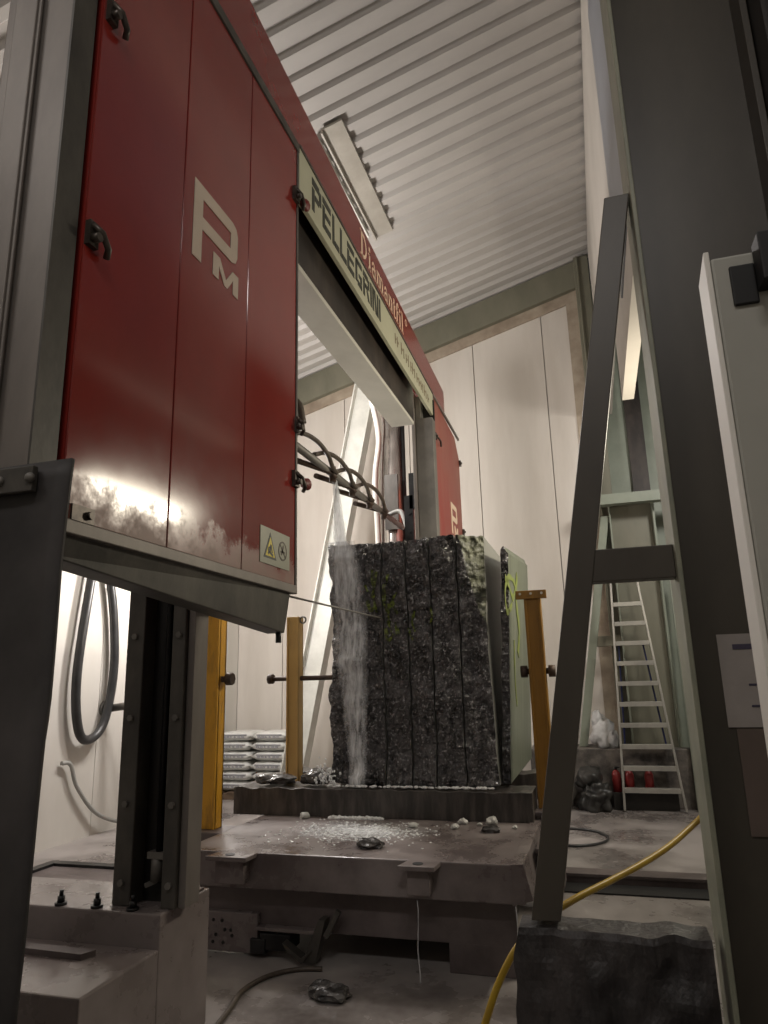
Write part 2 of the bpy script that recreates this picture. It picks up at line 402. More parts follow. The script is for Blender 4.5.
# near guide column: two flanges, dark recess, lead screw
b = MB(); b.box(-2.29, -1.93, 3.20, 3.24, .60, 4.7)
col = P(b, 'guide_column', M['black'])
b = MB(); b.box(-2.305, -2.205, 3.10, 3.24, .60, 4.7); P(b, 'guide_rail', M['galv_dark'], col, .006)
b = MB(); b.box(-2.04, -1.965, 3.10, 3.22, .60, 4.7); P(b, 'guide_rail', M['galv_dark'], col, .006)
b = MB(); b.box(-1.964, -1.925, 3.125, 3.25, .60, 4.7); P(b, 'side_plate', M['galv'], col, .004)
for z in (.70, 1.05, 1.45, 1.85):
    for x in (-2.255, -1.998):
        b = MB(); b.cyl((x, 3.085, z), (x, 3.11, z), .016, 6); P(b, 'rail_bolt', M['steel'], col)
b = MB(); b.cyl((-2.10, 3.165, .80), (-2.10, 3.165, 4.6), .017, 12)
P(b, 'lead_screw', M['dark_steel'], col)
b = MB(); b.cyl((-2.11, 3.17, .70), (-2.11, 3.17, .82), .03, 12); b.box(-2.15, -2.06, 3.14, 3.20, .80, .83); b.bar((-2.11, 3.17, .70), (-2.16, 3.15, .68), .02, .02)
P(b, 'screw_bearing', M['steel'], col)
# near wheel cover
b = MB(); b.box(-1.70, XM - .002, 1.66, 3.385, 2.09, 4.86)
cov = P(b, 'wheel_cover', M['red'], bevel=.006)
b = MB()
for (y0, y1) in ((1.662, 2.205), (2.212, 2.785), (2.792, 3.375)):
    b.box(XM - .004, XM + .004, y0, y1, 2.10, 4.80)
P(b, 'door_panel', M['red'], cov, .003)
b = MB(); b.box(-1.71, XM + .012, 1.655, 3.395, 2.055, 2.10); P(b, 'bottom_ledge', M['galv'], cov, .004)
b = MB(); b.box(XM - .01, XM + .014, 1.66, 3.40, 4.80, 4.86); P(b, 'top_trim', M['galv_dark'], cov, .003)
b = MB(); b.box(XM - .01, XM + .010, 3.375, 3.395, 2.08, 4.84); P(b, 'edge_trim', M['galv_dark'], cov, .002)
b = MB(); b.hexa([(-1.63, 1.66, 1.985), (XM - .03, 1.66, 1.985), (XM - .03, 3.33, 1.85), (-1.63, 3.33, 1.85),
                  (-1.69, 1.66, 2.06), (XM - .008, 1.66, 2.06), (XM - .008, 3.35, 2.06), (-1.69, 3.35, 2.06)])
P(b, 'drip_tray', M['galv_dark'], cov, .004)
b = MB(); b.cyl((-1.55, 3.30, 1.80), (-1.55, 3.30, 1.86), .015, 10); P(b, 'drain_nipple', M['dark_steel'], cov)
# logo: P over M
lp = [[(2.285, 3.765), (2.355, 3.765), (2.355, 3.385), (2.285, 3.385)], [(2.355, 3.765), (2.62, 3.765), (2.655, 3.75), (2.67, 3.715), (2.605, 3.70), (2.355, 3.70)],
      [(2.605, 3.70), (2.67, 3.715), (2.67, 3.60), (2.605, 3.615)], [(2.605, 3.615), (2.67, 3.60), (2.655, 3.565), (2.62, 3.55), (2.355, 3.55), (2.355, 3.612)],
      ]
extr('logo_letter', lp, XM + .0045, M['white_ink'], cov, .003)
lm = [[(2.455, 3.39), (2.455, 3.505), (2.512, 3.505), (2.571, 3.425), (2.630, 3.505), (2.685, 3.505), (2.685, 3.39), (2.637, 3.39), (2.637, 3.462), (2.585, 3.39), (2.557, 3.39), (2.505, 3.462), (2.505, 3.39)]]
extr('logo_letter', lm, XM + .0045, M['white_ink'], cov, .003)
# warning plate
ws = MB(); ws.box(XM + .004, XM + .008, 2.965, 3.30, 2.165, 2.345)
wsg = P(ws, 'warning_sign', M['plate'], saw)
extr('warning_triangle', [[(3.0, 2.195), (3.14, 2.195), (3.07, 2.325)]], XM + .008, M['ink'], wsg, .0015)
extr('warning_triangle', [[(3.018, 2.205), (3.122, 2.205), (3.07, 2.302)]], XM + .0095, M['warn'], wsg, .001)
extr('warning_symbol', [seg((3.045, 2.215), (3.075, 2.262), .014), seg((3.062, 2.225), (3.1, 2.212), .012), seg((3.075, 2.262), (3.09, 2.225), .010)] + ring(3.058, 2.237, .016, .016, .006, 10), XM + .0105, M['ink'], wsg, .001)
extr('prohibition_symbol', ring(3.215, 2.255, .05, .05, .008, 24) + [seg((3.182, 2.288), (3.25, 2.222), .008), seg((3.20, 2.235), (3.225, 2.285), .014), seg((3.19, 2.25), (3.24, 2.25), .009)], XM + .008, M['latch'], wsg, .0015)
# latches
def latch(y, z, s=1.0, red=False):
    b = MB(); X = XM + .012
    b.box(X - .012, X + .012, y - .05 * s, y + .03 * s, z - .045, z + .045)
    b.tube([(X + .01, y - .03 * s, z + .03), (X + .03, y + .02 * s, z + .01), (X + .03, y + .08 * s, z - .03), (X + .01, y + .11 * s, z - .05)], .012, 8)
    b.cyl((X + .005, y - .02 * s, z - .02), (X + .04, y - .02 * s, z - .02), .016, 8)
    o = P(b, 'door_latch', M['latch'], cov)
    if red:
        b = MB(); b.blob((X + .02, y + .09, z - .005), (.03, .05, .035), .15, 2, 2, 3); P(b, 'latch_grip', M['latch_red'], cov)['label'] = 'dark red rubber grip'
latch(1.69, 3.07, .55); latch(1.70, 4.0, .55); latch(3.35, 4.46, .7, True); latch(3.37, 2.68, .7, True); latch(3.38, 3.0, .3)
b = MB(); b.box(XM, XM + .012, 1.70, 1.80, 2.10, 2.15); b.cyl((XM + .01, 1.775, 2.125), (XM + .025, 1.775, 2.125), .013, 10); P(b, 'door_tab', M['latch'], cov)
# beam (tapers a little towards the far end)
b = MB(); b.hexa([(-2.0, 1.66, 4.86), (XM, 1.66, 4.86), (XM, 7.80, 4.68), (-2.0, 7.80, 4.68),
                  (-2.0, 1.66, 5.32), (XM, 1.66, 5.32), (XM, 7.80, 5.00), (-2.0, 7.80, 5.00)])
beam = P(b, 'beam', M['red'], bevel=.006)
b = MB(); b.hexa([(-1.78, 3.40, 4.21), (-1.60, 3.40, 4.21), (-1.60, 6.62, 4.21), (-1.78, 6.62, 4.21),
                  (-1.78, 3.40, 4.80), (-1.60, 3.40, 4.80), (-1.60, 6.62, 4.70), (-1.78, 6.62, 4.70)])
P(b, 'beam_web', M['brown_steel'], beam)
b = MB(); b.box(-1.84, -1.60, 3.4, 6.62, 4.17, 4.209)
P(b, 'beam_flange', M['cream'], beam, .004)
# sign
b = MB(); b.hexa([(XM - .02, 3.40, 4.48), (XM + .012, 3.40, 4.48), (XM + .012, 7.09, 4.42), (XM - .02, 7.09, 4.42),
                  (XM - .02, 3.40, 4.845), (XM + .012, 3.40, 4.845), (XM + .012, 7.09, 4.68), (XM - .02, 7.09, 4.68)])
sg = P(b, 'sign_plate', M['sign'], saw, .003)
b = MB(); b.hexa([(XM - .01, 3.40, 4.848), (XM + .018, 3.40, 4.848), (XM + .018, 7.09, 4.683), (XM - .01, 7.09, 4.683),
                  (XM - .01, 3.40, 4.866), (XM + .018, 3.40, 4.866), (XM + .018, 7.09, 4.70), (XM - .01, 7.09, 4.70)])
P(b, 'sign_trim', M['galv_dark'], sg)
# sign wording: stencilled block capitals
H = 1.0
def cap(ch):
    t = .2
    R = lambda a, b_, c, d: [(a, b_), (c, b_), (c, d), (a, d)]
    if ch == 'P': return [R(0, .78, .72, 1), R(.72, .5, .95, .92), R(0, 0, .24, .70), R(.30, .40, .72, .58)]
    if ch == 'E': return [R(0, .80, .9, 1), R(0, 0, .24, .73), R(.30, .42, .85, .58), R(.30, 0, .9, .2)]
    if ch == 'L': return [R(0, .0, .22, 1), R(.28, 0, .8, .2)]
    if ch == 'G': return [R(.12, .80, .9, 1), R(0, .08, .24, .92), R(.30, 0, .9, .2), R(.68, .24, .9, .5), R(.45, .36, .66, .5)]
    if ch == 'R': return [R(0, .78, .72, 1), R(.72, .52, .95, .92), R(0, 0, .24, .70), R(.30, .40, .72, .58), [(.50, .36), (.74, .36), (.98, 0), (.72, 0)]]
    if ch == 'I': return [R(0, 0, .22, 1)]
    if ch == 'N': return [R(0, 0, .22, 1), [(.26, 1), (.48, 1), (.70, .0), (.48, 0)], R(.74, 0, .96, 1)]
word = 'PELLEGRINI'; wid = {'I': .34, 'L': .92}
tot = sum(wid.get(c, 1.1) for c in word); y0, y1 = 3.60, 5.12
u = 0; polys = []
for c in word:
    for pl in cap(c):
        q = []
        for (a, v) in pl:
            uu = (u + a) / tot; yy = y0 + (y1 - y0) * uu
            zb = 4.545 - .018 * uu; zt = 4.785 - .055 * uu
            q.append((yy, zb + (zt - zb) * v))
        polys.append(q)
    extr('letter', polys, XM + .012, M['ink'], sg, .003); polys = []
    u += wid.get(c, 1.1)
# faded small line of print at the far end of the sign (illegible in the photo)
polys = []; random.seed(3); yy = 5.55
while yy < 6.9:
    w = random.uniform(.035, .07); z = 4.60 - (yy - 5.5) * .055; h = random.choice((.09, .12, .10))
    polys.append([(yy, z - .04), (yy + .018, z - .04), (yy + .018, z - .04 + h), (yy, z - .04 + h)])
    if random.random() < .7: polys.append([(yy + .02, z - .04 + h * .45), (yy + w, z - .04 + h * .45), (yy + w, z - .022 + h * .45), (yy + .02, z - .022 + h * .45)])
    yy += w + .025 + (.06 if random.random() < .12 else 0)
tag(extr('fine_print', polys, XM + .012, M['brown_ink'], sg, .003), kind='stuff')
# serif lettering on the red beam
def low(ch):
    s, k = .16, .07
    sf = lambda x, y, w=.2: [(x - w, y - k / 2), (x + w, y - k / 2), (x + w, y + k / 2), (x - w, y + k / 2)]
    V = lambda x, a, b_: [(x - s / 2, a), (x + s / 2, a), (x + s / 2, b_), (x - s / 2, b_)]
    if ch == 'D': return [V(.2, 0, 1.0), sf(.2, .03), sf(.2, .97)] + ring(.3, .5, .52, .5, .13, 12, -PI / 2, PI / 2), 1.0
    if ch == 'i': return [V(.2, 0, .62), sf(.2, .03, .17), sf(.13, .60, .1), [(.11, .76), (.29, .76), (.29, .92), (.11, .92)]], .44
    if ch == 'a': return ring(.28, .2, .2, .2, .09, 12) + ring(.30, .44, .2, .2, .09, 8, 0, PI) + [V(.47, 0, .46), sf(.55, .03, .08)], .70
    if ch == 'm': return [V(.16, 0, .62), V(.52, 0, .5), V(.88, 0, .5), sf(.16, .03, .15), sf(.52, .03, .15), sf(.88, .03, .15)] + ring(.36, .44, .22, .2, .1, 8, 0, PI) + ring(.72, .44, .22, .2, .1, 8, 0, PI), 1.1
    if ch == 'n': return [V(.16, 0, .62), V(.54, 0, .46), sf(.16, .03, .15), sf(.54, .03, .15)] + ring(.36, .44, .24, .2, .1, 8, 0, PI), .76
    if ch == 't': return [V(.2, .08, .86), [(.02, .55), (.42, .55), (.42, .62), (.02, .62)]] + ring(.32, .12, .18, .12, .08, 8, PI, 2 * PI), .50
    if ch == 'f': return [V(.2, 0, .86), sf(.2, .03, .16), [(.02, .55), (.42, .55), (.42, .62), (.02, .62)]] + ring(.34, .84, .2, .17, .1, 8, .3, PI), .50
    if ch == 'l': return [V(.2, 0, 1.0), sf(.2, .03, .17), sf(.13, .97, .1)], .42
wd = 'Diamantfil'; tot = sum(low(c)[1] for c in wd); u = 0; polys = []
for c in wd:
    pl, w = low(c)
    for p_ in pl:
        q = []
        for (a, v) in p_:
            uu = (u + a) / tot; yy = 4.62 + (5.92 - 4.62) * uu
            zb = 4.885 - .065 * uu; zt = 5.115 - .085 * uu
            q.append((yy, zb + (zt - zb) * v))
        polys.append(q)
    extr('letter', polys, XM + .001, M['pink_ink'], beam, .002); polys = []
    u += w
extr('round_mark', ring(6.02, 5.0, .035, .035, .010, 14), XM + .001, M['pink_ink'], beam, .002)
# far wheel cover with the clipped corner
b = MB(); b.prism([(7.12, 2.1), (8.66, 2.1), (8.66, 4.40), (8.40, 4.62), (7.12, 4.70)], 0, -1.565, XM - .004)
fcv = P(b, 'wheel_cover', M['red_far'], bevel=.006)
b = MB(); b.hexa([(XM - .01, 7.12, 4.68), (XM + .012, 7.12, 4.68), (XM + .012, 8.66, 4.655), (XM - .01, 8.66, 4.655),
                  (XM - .01, 7.12, 4.71), (XM + .012, 7.12, 4.71), (XM + .012, 8.66, 4.685), (XM - .01, 8.66, 4.685)])
P(b, 'top_trim', M['galv'], fcv)
b = MB(); b.box(XM - .008, XM + .006, 7.12, 7.16, 2.1, 4.68); P(b, 'edge_trim', M['galv_dark'], fcv)
lp2 = [[(7.93 + (y - 2.285) * .95, 3.27 + (z - 3.385)) for (y, z) in p_] for p_ in lp]
extr('logo_letter', lp2, XM - .004, M['pink_ink'], fcv, .004)
lm2 = [[(7.93 + (y - 2.285) * .95, 3.27 + (z - 3.385)) for (y, z) in p_] for p_ in lm]
extr('logo_letter', lm2, XM - .004, M['pink_ink'], fcv, .004)
for (y, z) in ((8.66, 4.34), (8.66, 3.42), (7.18, 4.22)):
    b = MB(); b.box(XM - .02, XM + .02, y - .03, y + .03, z - .035, z + .035); b.cyl((XM, y, z), (XM + .035, y, z), .015, 8)
    if y < 8: b.tube([(XM + .02, y, z), (XM + .03, y + .15, z - .01), (XM + .02, y + .22, z - .05)], .012, 6)
    P(b, 'door_latch', M['latch'], fcv)
# far guide column and its flange
b = MB(); b.box(-1.66, -1.475, 6.95, 7.1, 2.86, 4.36); b.box(-1.66, -1.60, 6.95, 7.1, 4.36, 4.62)
fg = P(b, 'far_guide', M['steel'], bevel=.004)
b = MB(); b.box(-1.70, -1.665, 6.92, 7.12, 2.86, 4.66); P(b, 'guide_flange', M['galv'], fg, .003)
b = MB(); b.box(-1.60, -1.475, 7.06, 7.1, 4.36, 4.60); P(b, 'guide_recess', M['dark_hole'], fg)
b = MB(); b.box(-1.86, -1.76, 7.10, 7.16, 2.86, 3.55); b.box(-1.80, -1.74, 7.10, 7.15, 3.4, 3.8); b.cyl((-1.80, 7.08, 3.35), (-1.80, 7.1, 3.35), .02, 10); b.cyl((-1.80, 7.08, 3.15), (-1.80, 7.1, 3.15), .02, 10)
P(b, 'cable_bracket', M['dark_steel'], fg)
b = MB(); b.cyl((-2.28, 8.2, 0), (-2.28, 8.2, 5.6), .125, 20); fc = P(b, 'rear_column', M['chrome'])
b = MB(); b.cyl((-2.14, 8.2, 0), (-2.14, 8.2, 5.5), .03, 10); P(b, 'conduit', M['dark_steel'], fc)
b = MB(); b.tube(bez([(-2.45, 8.0, 0.0), (-2.43, 8.0, 2.9), (-2.46, 8.0, 4.0), (-2.40, 8.0, 4.6), (-2.50, 8.0, 5.2)]), .035, 10); P(b, 'conduit', M['white_steel'], fc)
b = MB(); b.tube(bez([(-2.38, 8.02, 3.0), (-2.37, 8.02, 4.2), (-2.33, 8.0, 4.8), (-2.42, 8.0, 5.2), (-2.5, 8.0, 5.4)]), .018, 8); P(b, 'cable', M['hose_brown'], fc)
b = MB(); b.box(-2.35, -2.18, 8.03, 8.07, 3.4, 4.1); P(b, 'cover_strip', M['galv_dark'], fc)
# cooling water pipe with loops of hose and nozzles
b = MB(); b.tube([(-2.1, 4.0, 3.40), (-2.1, 7.9, 3.38)], .033, 12)
wp = P(b, 'water_pipe', M['steel'])
ys = [4.98, 5.50, 6.02, 6.55, 7.05]
for i in range(4):
    a, c = ys[i], ys[i + 1]
    b = MB(); b.tube(bez([(-2.1, a - .38, 3.44), (-2.07, a - .15, 3.52), (-2.05, a + .10, 3.53), (-2.03, a + .28, 3.47), (-2.04, a + .42, 3.40), (-2.04, c, 3.38)], 8), .020, 8)
    h = P(b, 'water_hose', M['hose_brown'], wp)
    b = MB(); b.tube([(-2.22, a - .05, 3.36), (-2.08, c - .03, 3.38), (-2.05, c, 3.33)], .024, 10); b.cyl((-2.08, c, 3.30), (-2.08, c, 3.44), .03, 10)
    P(b, 'nozzle', M['rust'], wp)
b = MB(); b.tube(bez([(-2.1, 7.3, 3.40), (-1.95, 7.25, 3.42), (-1.88, 7.2, 3.3), (-1.80, 7.15, 3.05), (-1.70, 7.05, 3.0)], 8), .028, 8); P(b, 'water_hose', M['hose_grey'], wp)
b = MB(); b.tube(bez([(-2.12, 4.6, 3.6), (-2.1, 4.62, 3.72), (-2.04, 4.66, 3.70), (-2.02, 4.7, 3.55)], 6), .03, 8); P(b, 'pipe_elbow', M['hose_brown'], wp)
# the wire itself
b = MB(); b.tube([(-1.64, 3.2, 2.075), (-1.64, 7.15, 2.10)], .0065, 8)
P(b, 'diamond_wire', M['steel'])

# ------------------------------------------------------------------ galvanised post and rubber curtain (left foreground)
gp = empty('steel_post', (-1.66, 1.56, 0), 'grey galvanised hollow post left of the red saw door with a vertical weld line', 'post')
b = MB(); b.box(-1.79, -1.505, 1.53, 1.625, 0, 7.3); gpo = P(b, 'post_section', M['galv'], gp, .006)
b = MB(); b.box(-1.725, -1.632, 1.50, 1.545, 0, 7.3); P(b, 'post_strip', M['galv'], gp, .004)
pts = [(-1.630 + .003 * noise.noise(Vector((0, 0, z * 3))), 1.515, z * .1) for z in range(0, 73)]
b = MB(); b.tube(pts, .007, 6); P(b, 'weld_seam', M['galv'], gp)
b = MB(); b.box(-1.507, -1.499, 1.528, 1.63, 0, 7.3); P(b, 'side_flange', M['galv_dark'], gp)  # thin skin on the post's right side, its shade put into the colour
EDGE = sorted((aty(px, py, 1.455).z, aty(px, py, 1.455).x) for px, py in ((75, 460), (67, 561), (62, 707), (58.6, 740), (53, 838), (47, 931), (39, 1024), (32, 1120)))
def cedge(z):
    if z <= EDGE[0][0]: return EDGE[0][1]
    for (a, p), (c, q) in zip(EDGE, EDGE[1:]):
        if z <= c: return p + (q - p) * (z - a) / (c - a)
    return EDGE[-1][1]
cur = MB(); nx, nz = 26, 46; grid = []
for j in range(nz + 1):
    z = .02 + (2.19 - .02) * j / nz; row = []
    t = 1 - j / nz
    for i in range(nx + 1):
        s = i / nx; x = -2.6 + (cedge(z) + 2.6) * s
        yv = 1.455 + .025 * math.sin(s * 9 + t * 2.5) * t + .03 * noise.noise(Vector((x * 2, z * 1.3, 0))) * (t ** .5) - .10 * t * s * s * s
        row.append(cur.bm.verts.new((x, yv, z)))
    grid.append(row)
for j in range(nz):
    for i in range(nx):
        f = cur.bm.faces.new([grid[j][i], grid[j][i + 1], grid[j + 1][i + 1], grid[j + 1][i]]); f.smooth = True
cu = cur.build('rubber_curtain', M['rubber'], solid=.012)
tag(cu, 'black dusty rubber curtain hanging from a bolted bar at the left edge', 'rubber curtain')
b = MB(); b.box(-2.5, -1.375, 1.415, 1.435, 2.105, 2.175); cb = P(b, 'clamp_bar', M['galv_dark'], cu, .003)
cb['label'] = 'steel clamp bar with bolts'
for px in (3, 33):
    p = aty(px, 468, 1.42)
    b = MB(); b.blob((p.x, 1.412, 2.14), (.014, .012, .014), 0, 1, 2, smooth=True); P(b, 'bolt', M['steel'], cb)

# ------------------------------------------------------------------ block cart
cart = empty('block_cart', (-1.5, 5.8, 0), 'heavy grey steel block cart with a wet deck carrying the stone slabs', 'cart')
b = MB(); b.box(-2.62, -.49, 4.18, 7.5, .40, .60); deck = P(b, 'deck', M['deck'], cart, .008)
b = MB(); b.box(-2.55, -.56, 4.30, 4.36, .15, .42); b.box(-2.3, -.8, 4.34, 7.3, .17, .40); P(b, 'skirt', M['wet_steel'], cart, .006)
b = MB(); b.hexa([(-.56, 4.16, .40), (-.45, 4.20, .42), (-.42, 7.4, .42), (-.56, 7.4, .40), (-.56, 4.16, .607), (-.49, 4.18, .607), (-.49, 7.4, .607), (-.56, 7.4, .607)])
P(b, 'end_cheek', M['deck'], cart, .004)
def lug(x0, x1):
    b = MB(); b.prism([(x0 - .01, 4.05), (x1 + .01, 4.05), (x1 + .02, 4.19), (x0 + .02, 4.19)], 2, .575, .60)
    b.box(x0 + .03, x1 - .03, 4.10, 4.19, .44, .575)
    o = P(b, 'towing_lug', M['deck'], cart, .004)
    b = MB(); b.cyl(((x0 + x1) / 2, 4.11, .598), ((x0 + x1) / 2, 4.11, .603), .03, 14); P(b, 'lug_hole', M['dark_hole'], o)
lug(-2.36, -2.11); lug(-1.16, -.97)
# bogie cheeks with bolt holes
b = MB(); b.box(-2.62, -2.12, 4.26, 4.36, .02, .24); bg = P(b, 'bogie_plate', M['deck'], cart, .006)
for (x, z) in ((-2.42, .19), (-2.36, .19), (-2.46, .14), (-2.40, .11), (-2.34, .14), (-2.30, .14), (-2.42, .07), (-2.35, .07), (-2.29, .11)):
    b = MB(); b.cyl((x, 4.256, z), (x, 4.262, z), .010, 8); P(b, 'bolt_hole', M['dark_hole'], bg)
b = MB(); b.box(-2.10, -1.90, 4.25, 4.40, .05, .14); b.box(-2.16, -2.06, 4.24, 4.30, .03, .11); P(b, 'buffer', M['dark_steel'], cart, .006)
b = MB(); b.box(-2.12, -1.72, 4.24, 4.36, .155, .175); P(b, 'foot_step', M['deck'], cart, .004)
b = MB(); b.box(-.95, -.55, 4.30, 4.4, .0, .16); P(b, 'bogie_plate', M['wet_steel'], cart, .006)
for (y) in (4.7, 6.9):
    for x in (-2.3, -.75):
        b = MB(); b.cyl((x - .05, y, .16), (x + .05, y, .16), .16, 24); P(b, 'wheel', M['dark_steel'], cart)
b = MB(); b.prism([(-1.80, .02), (-1.70, .25), (-1.66, .25), (-1.72, .02)], 1, 4.20, 4.28); b.prism([(-1.92, .12), (-1.80, .05), (-1.74, .09), (-1.8, .02), (-1.9, .09)], 1, 4.18, 4.25)
b.bar((-1.66, 4.22, .16), (-1.58, 4.22, .30), .03, .03)
P(b, 'rail_scraper', M['galv_dark'], cart)
b = MB(); b.box(-.44, -.34, 4.62, 4.90, .46, .58); b.box(-.46, -.32, 4.58, 4.94, .575, .60); b.box(-.42, -.36, 4.64, 4.70, .20, .46); b.bar((-.40, 4.66, .22), (-.37, 4.66, .03), .03, .04)
P(b, 'side_bracket', M['wet_steel'], cart, .004)
# stake sockets
b = MB(); b.box(-.53, -.36, 5.45, 5.70, .35, .665); b.box(-.56, -.34, 5.42, 5.72, .63, .66); P(b, 'stake_socket', M['wet_steel'], cart, .006)
b = MB(); b.box(-.50, -.33, 5.0, 5.2, .28, .50); b.box(-.52, -.31, 4.97, 5.23, .48, .51); b.bar((-.42, 5.0, .30), (-.40, 5.0, .05), .03, .03); P(b, 'stake_socket', M['wet_steel'], cart, .006)
b = MB(); b.box(-2.92, -2.60, 4.66, 4.92, .50, .60); P(b, 'stake_socket', M['wet_steel'], cart, .006)
b = MB(); b.box(-2.86, -2.60, 6.1, 6.32, .50, .60); P(b, 'stake_socket', M['wet_steel'], cart, .006)
# bedding beams under the slabs
random.seed(5)
for k, (y0, y1, lab) in enumerate(((5.33, 5.68, 'dark wet concrete bedding beam across the front under the slabs'), (6.35, 6.62, 'dark bedding beam under the back of the slabs'))):
    g = bmesh.new(); g.free(); b = MB(); n = 60
    top = [(-2.88 + 2.35 * i / n, .80 + .018 * noise.noise(Vector((i * .35, k, 0)))) for i in range(n + 1)]
    b.prism([(-2.88, .60)] + top + [(-.53, .60)], 1, y0, y1)
    o = b.build('bedding_beam', M['bed'], bevel=.004); tag(o, lab, 'beam')
# loose flat stone remnants on the left end of the bedding beam
def lump(name, c, r, mt, lab, cat, group=None, seed=1, amp=.3, sub=3, flat=True, freq=1.6):
    b = MB(); b.blob(c, r, amp, freq, sub, seed)
    zmin = c[2] - r[2] * .55
    for v in b.bm.verts:
        if v.co.z < zmin: v.co.z = zmin
    o = b.build(name, mt); tag(o, lab, cat, group); return o
def onz(z, r): return z + r * .55 + .002
lump('stone_remnant', (-2.58, 5.50, onz(.815, .05)), (.17, .13, .05), M['rubble'], 'flat wet stone remnant at the far left of the bedding beam', 'stone piece', seed=2)
lump('stone_remnant', (-2.24, 5.49, onz(.815, .07)), (.12, .10, .07), M['rubble'], 'thicker dark stone remnant on the bedding beam close to the left slab', 'stone piece', seed=4)

# ------------------------------------------------------------------ granite slabs
Z0, Z1, YS, YE = .815, 2.72, 5.45, 6.80
def rough(x, z):
    p = Vector((x * 1.0, z, 0))
    d = .055 * noise.noise(p * 2.2) + .042 * noise.noise(p * 6 + Vector((3, 1, 0))) + .030 * noise.noise(p * 14 + Vector((0, 9, 2))) + .016 * noise.noise(p * 33)
    return YS + d
def slab(name, x0f, x1f, label, chamfer=None, rough_left=False, mats=None, topf=None, ye=YE, lean=0.0, n=12, y_off=0.0, rise=0.0):
    nz = 110; b = MB(); F = []
    for j in range(nz + 1):
        t = j / nz; row = []
        for i in range(n + 1):
            s = i / n; zt = (topf(s) if topf else Z1) + .012 * noise.noise(Vector((s * 6 + x0f(0) * 9, 1, 3)))
            zb = Z0 + .01
            z = zb + (zt - zb) * t
            x = x0f(z) + (x1f(z) - x0f(z)) * s
            y = rough(x, z) + y_off
            if chamfer: y += chamfer(s, z)
            if rough_left and i == 0: x += .03 * noise.noise(Vector((2, z * 3.3, 1))) + .02 * noise.noise(Vector((5, z * 9, 1)))
            row.append(b.bm.verts.new((x + lean * (z - Z0), y, z)))
        F.append(row)
    for j in range(nz):
        for i in range(n):
            f = b.bm.faces.new([F[j][i], F[j][i + 1], F[j + 1][i + 1], F[j + 1][i]])
            if chamfer:
                c = f.calc_center_median()
                if chamfer((c.x - x0f(c.z)) / (x1f(c.z) - x0f(c.z)), c.z) > .004 and c.z > 1.95: f.material_index = 2
    bound = [F[0][i] for i in range(n + 1)] + [F[j][n] for j in range(1, nz + 1)] + [F[nz][i] for i in range(n - 1, -1, -1)] + [F[j][0] for j in range(nz - 1, 0, -1)]
    back = [b.bm.verts.new((v.co.x, ye, v.co.z + rise * (v.co.z - Z0))) for v in bound]
    k = len(bound)
    for i in range(k):
        f = b.bm.faces.new([bound[i], bound[(i + 1) % k], back[(i + 1) % k], back[i]])
        f.material_index = 1
    b.bm.faces.new(back).material_index = 1
    o = b.build(name, mats or [M['rock'], M['sawn'], M['rock_dry']])
    tag(o, label, 'stone slab', 'granite slabs sawn from one block')
    return o
g = .007
cuts = [-2.085, -1.64, -1.43, -1.23, -1.01]
K = lambda v: (lambda z: v)
s1 = slab('granite_slab', K(cuts[0]), K(cuts[1] - g), 'widest wet black granite slab, at the left end under the falling water', rough_left=True, n=24)
s2 = slab('granite_slab', K(cuts[1] + g), K(cuts[2] - g), 'wet black granite slab second from the left, with smeared green paint')
s3 = slab('granite_slab', K(cuts[2] + g), K(cuts[3] - g), 'wet black granite slab in the middle, third from the left')
s4 = slab('granite_slab', K(cuts[3] + g), K(cuts[4] - g), 'wet black granite slab fourth from the left, right of the middle one')
def xr(z):
    pts = [(.8, -.775), (2.0, -.80), (2.15, -.86), (2.35, -.91), (2.72, -.985), (2.9, -.985)]
    for (a, p), (c, q) in zip(pts, pts[1:]):
        if z <= c: return p + (q - p) * (z - a) / (c - a)
    return pts[-1][1]
x5 = lambda z: -.80 + .025 * max(0, (2.0 - z) / 1.2)
def ch5(s, z):
    x = cuts[4] + g + (x5(z) - cuts[4] - g) * s; e = xr(z)
    return .0 if x <= e or z < 1.95 else .005 + (x - e) * .55
s5 = slab('granite_slab', K(cuts[4] + g), x5, 'fifth granite slab with a mottled green corner and a smooth grey sawn side', chamfer=ch5, n=20)
s6 = slab('granite_slab', lambda z: -.765 + .015 * noise.noise(Vector((1, z * 4, 2))), lambda z: -.705, 'thin leaning green sawn slab with yellow paint marks at the right end', mats=[M['rock'], M['sawn_green'], M['rock']],
          topf=lambda s: 2.60 + .03 * math.sin(s * 5), ye=7.30, lean=.055, n=6, y_off=.10, rise=.09)
# marking paint
def ribbon(b, pts, w):
    vs = []
    for i, p in enumerate(pts):
        q0, q1 = pts[max(i - 1, 0)], pts[min(i + 1, len(pts) - 1)]
        vs.append((p, q0, q1))
    return vs
def mark_front(parent, strokes, w=.022):
    b = MB()
    for st in strokes:
        pts = bez([(x, 0, z) for x, z in st], 10); prev = None
        for i, p in enumerate(pts):
            d = (pts[min(i + 1, len(pts) - 1)] - pts[max(i - 1, 0)]).normalized(); nrm = Vector((-d.z, 0, d.x)) * (w / 2) * (1 + 1.1 * noise.noise(p * 22))
            a, c = p + nrm, p - nrm
            va = b.bm.verts.new((a.x, rough(a.x, a.z) - .004, a.z)); vc = b.bm.verts.new((c.x, rough(c.x, c.z) - .004, c.z))
            if prev: b.bm.faces.new([prev[0], va, vc, prev[1]])
            prev = (va, vc)
    o = b.build('paint_mark', M['paint_mark_wet'], parent, solid=.003); return o
def pxf(pts): return [(aty(px, py, 5.45).x, aty(px, py, 5.45).z) for px, py in pts]
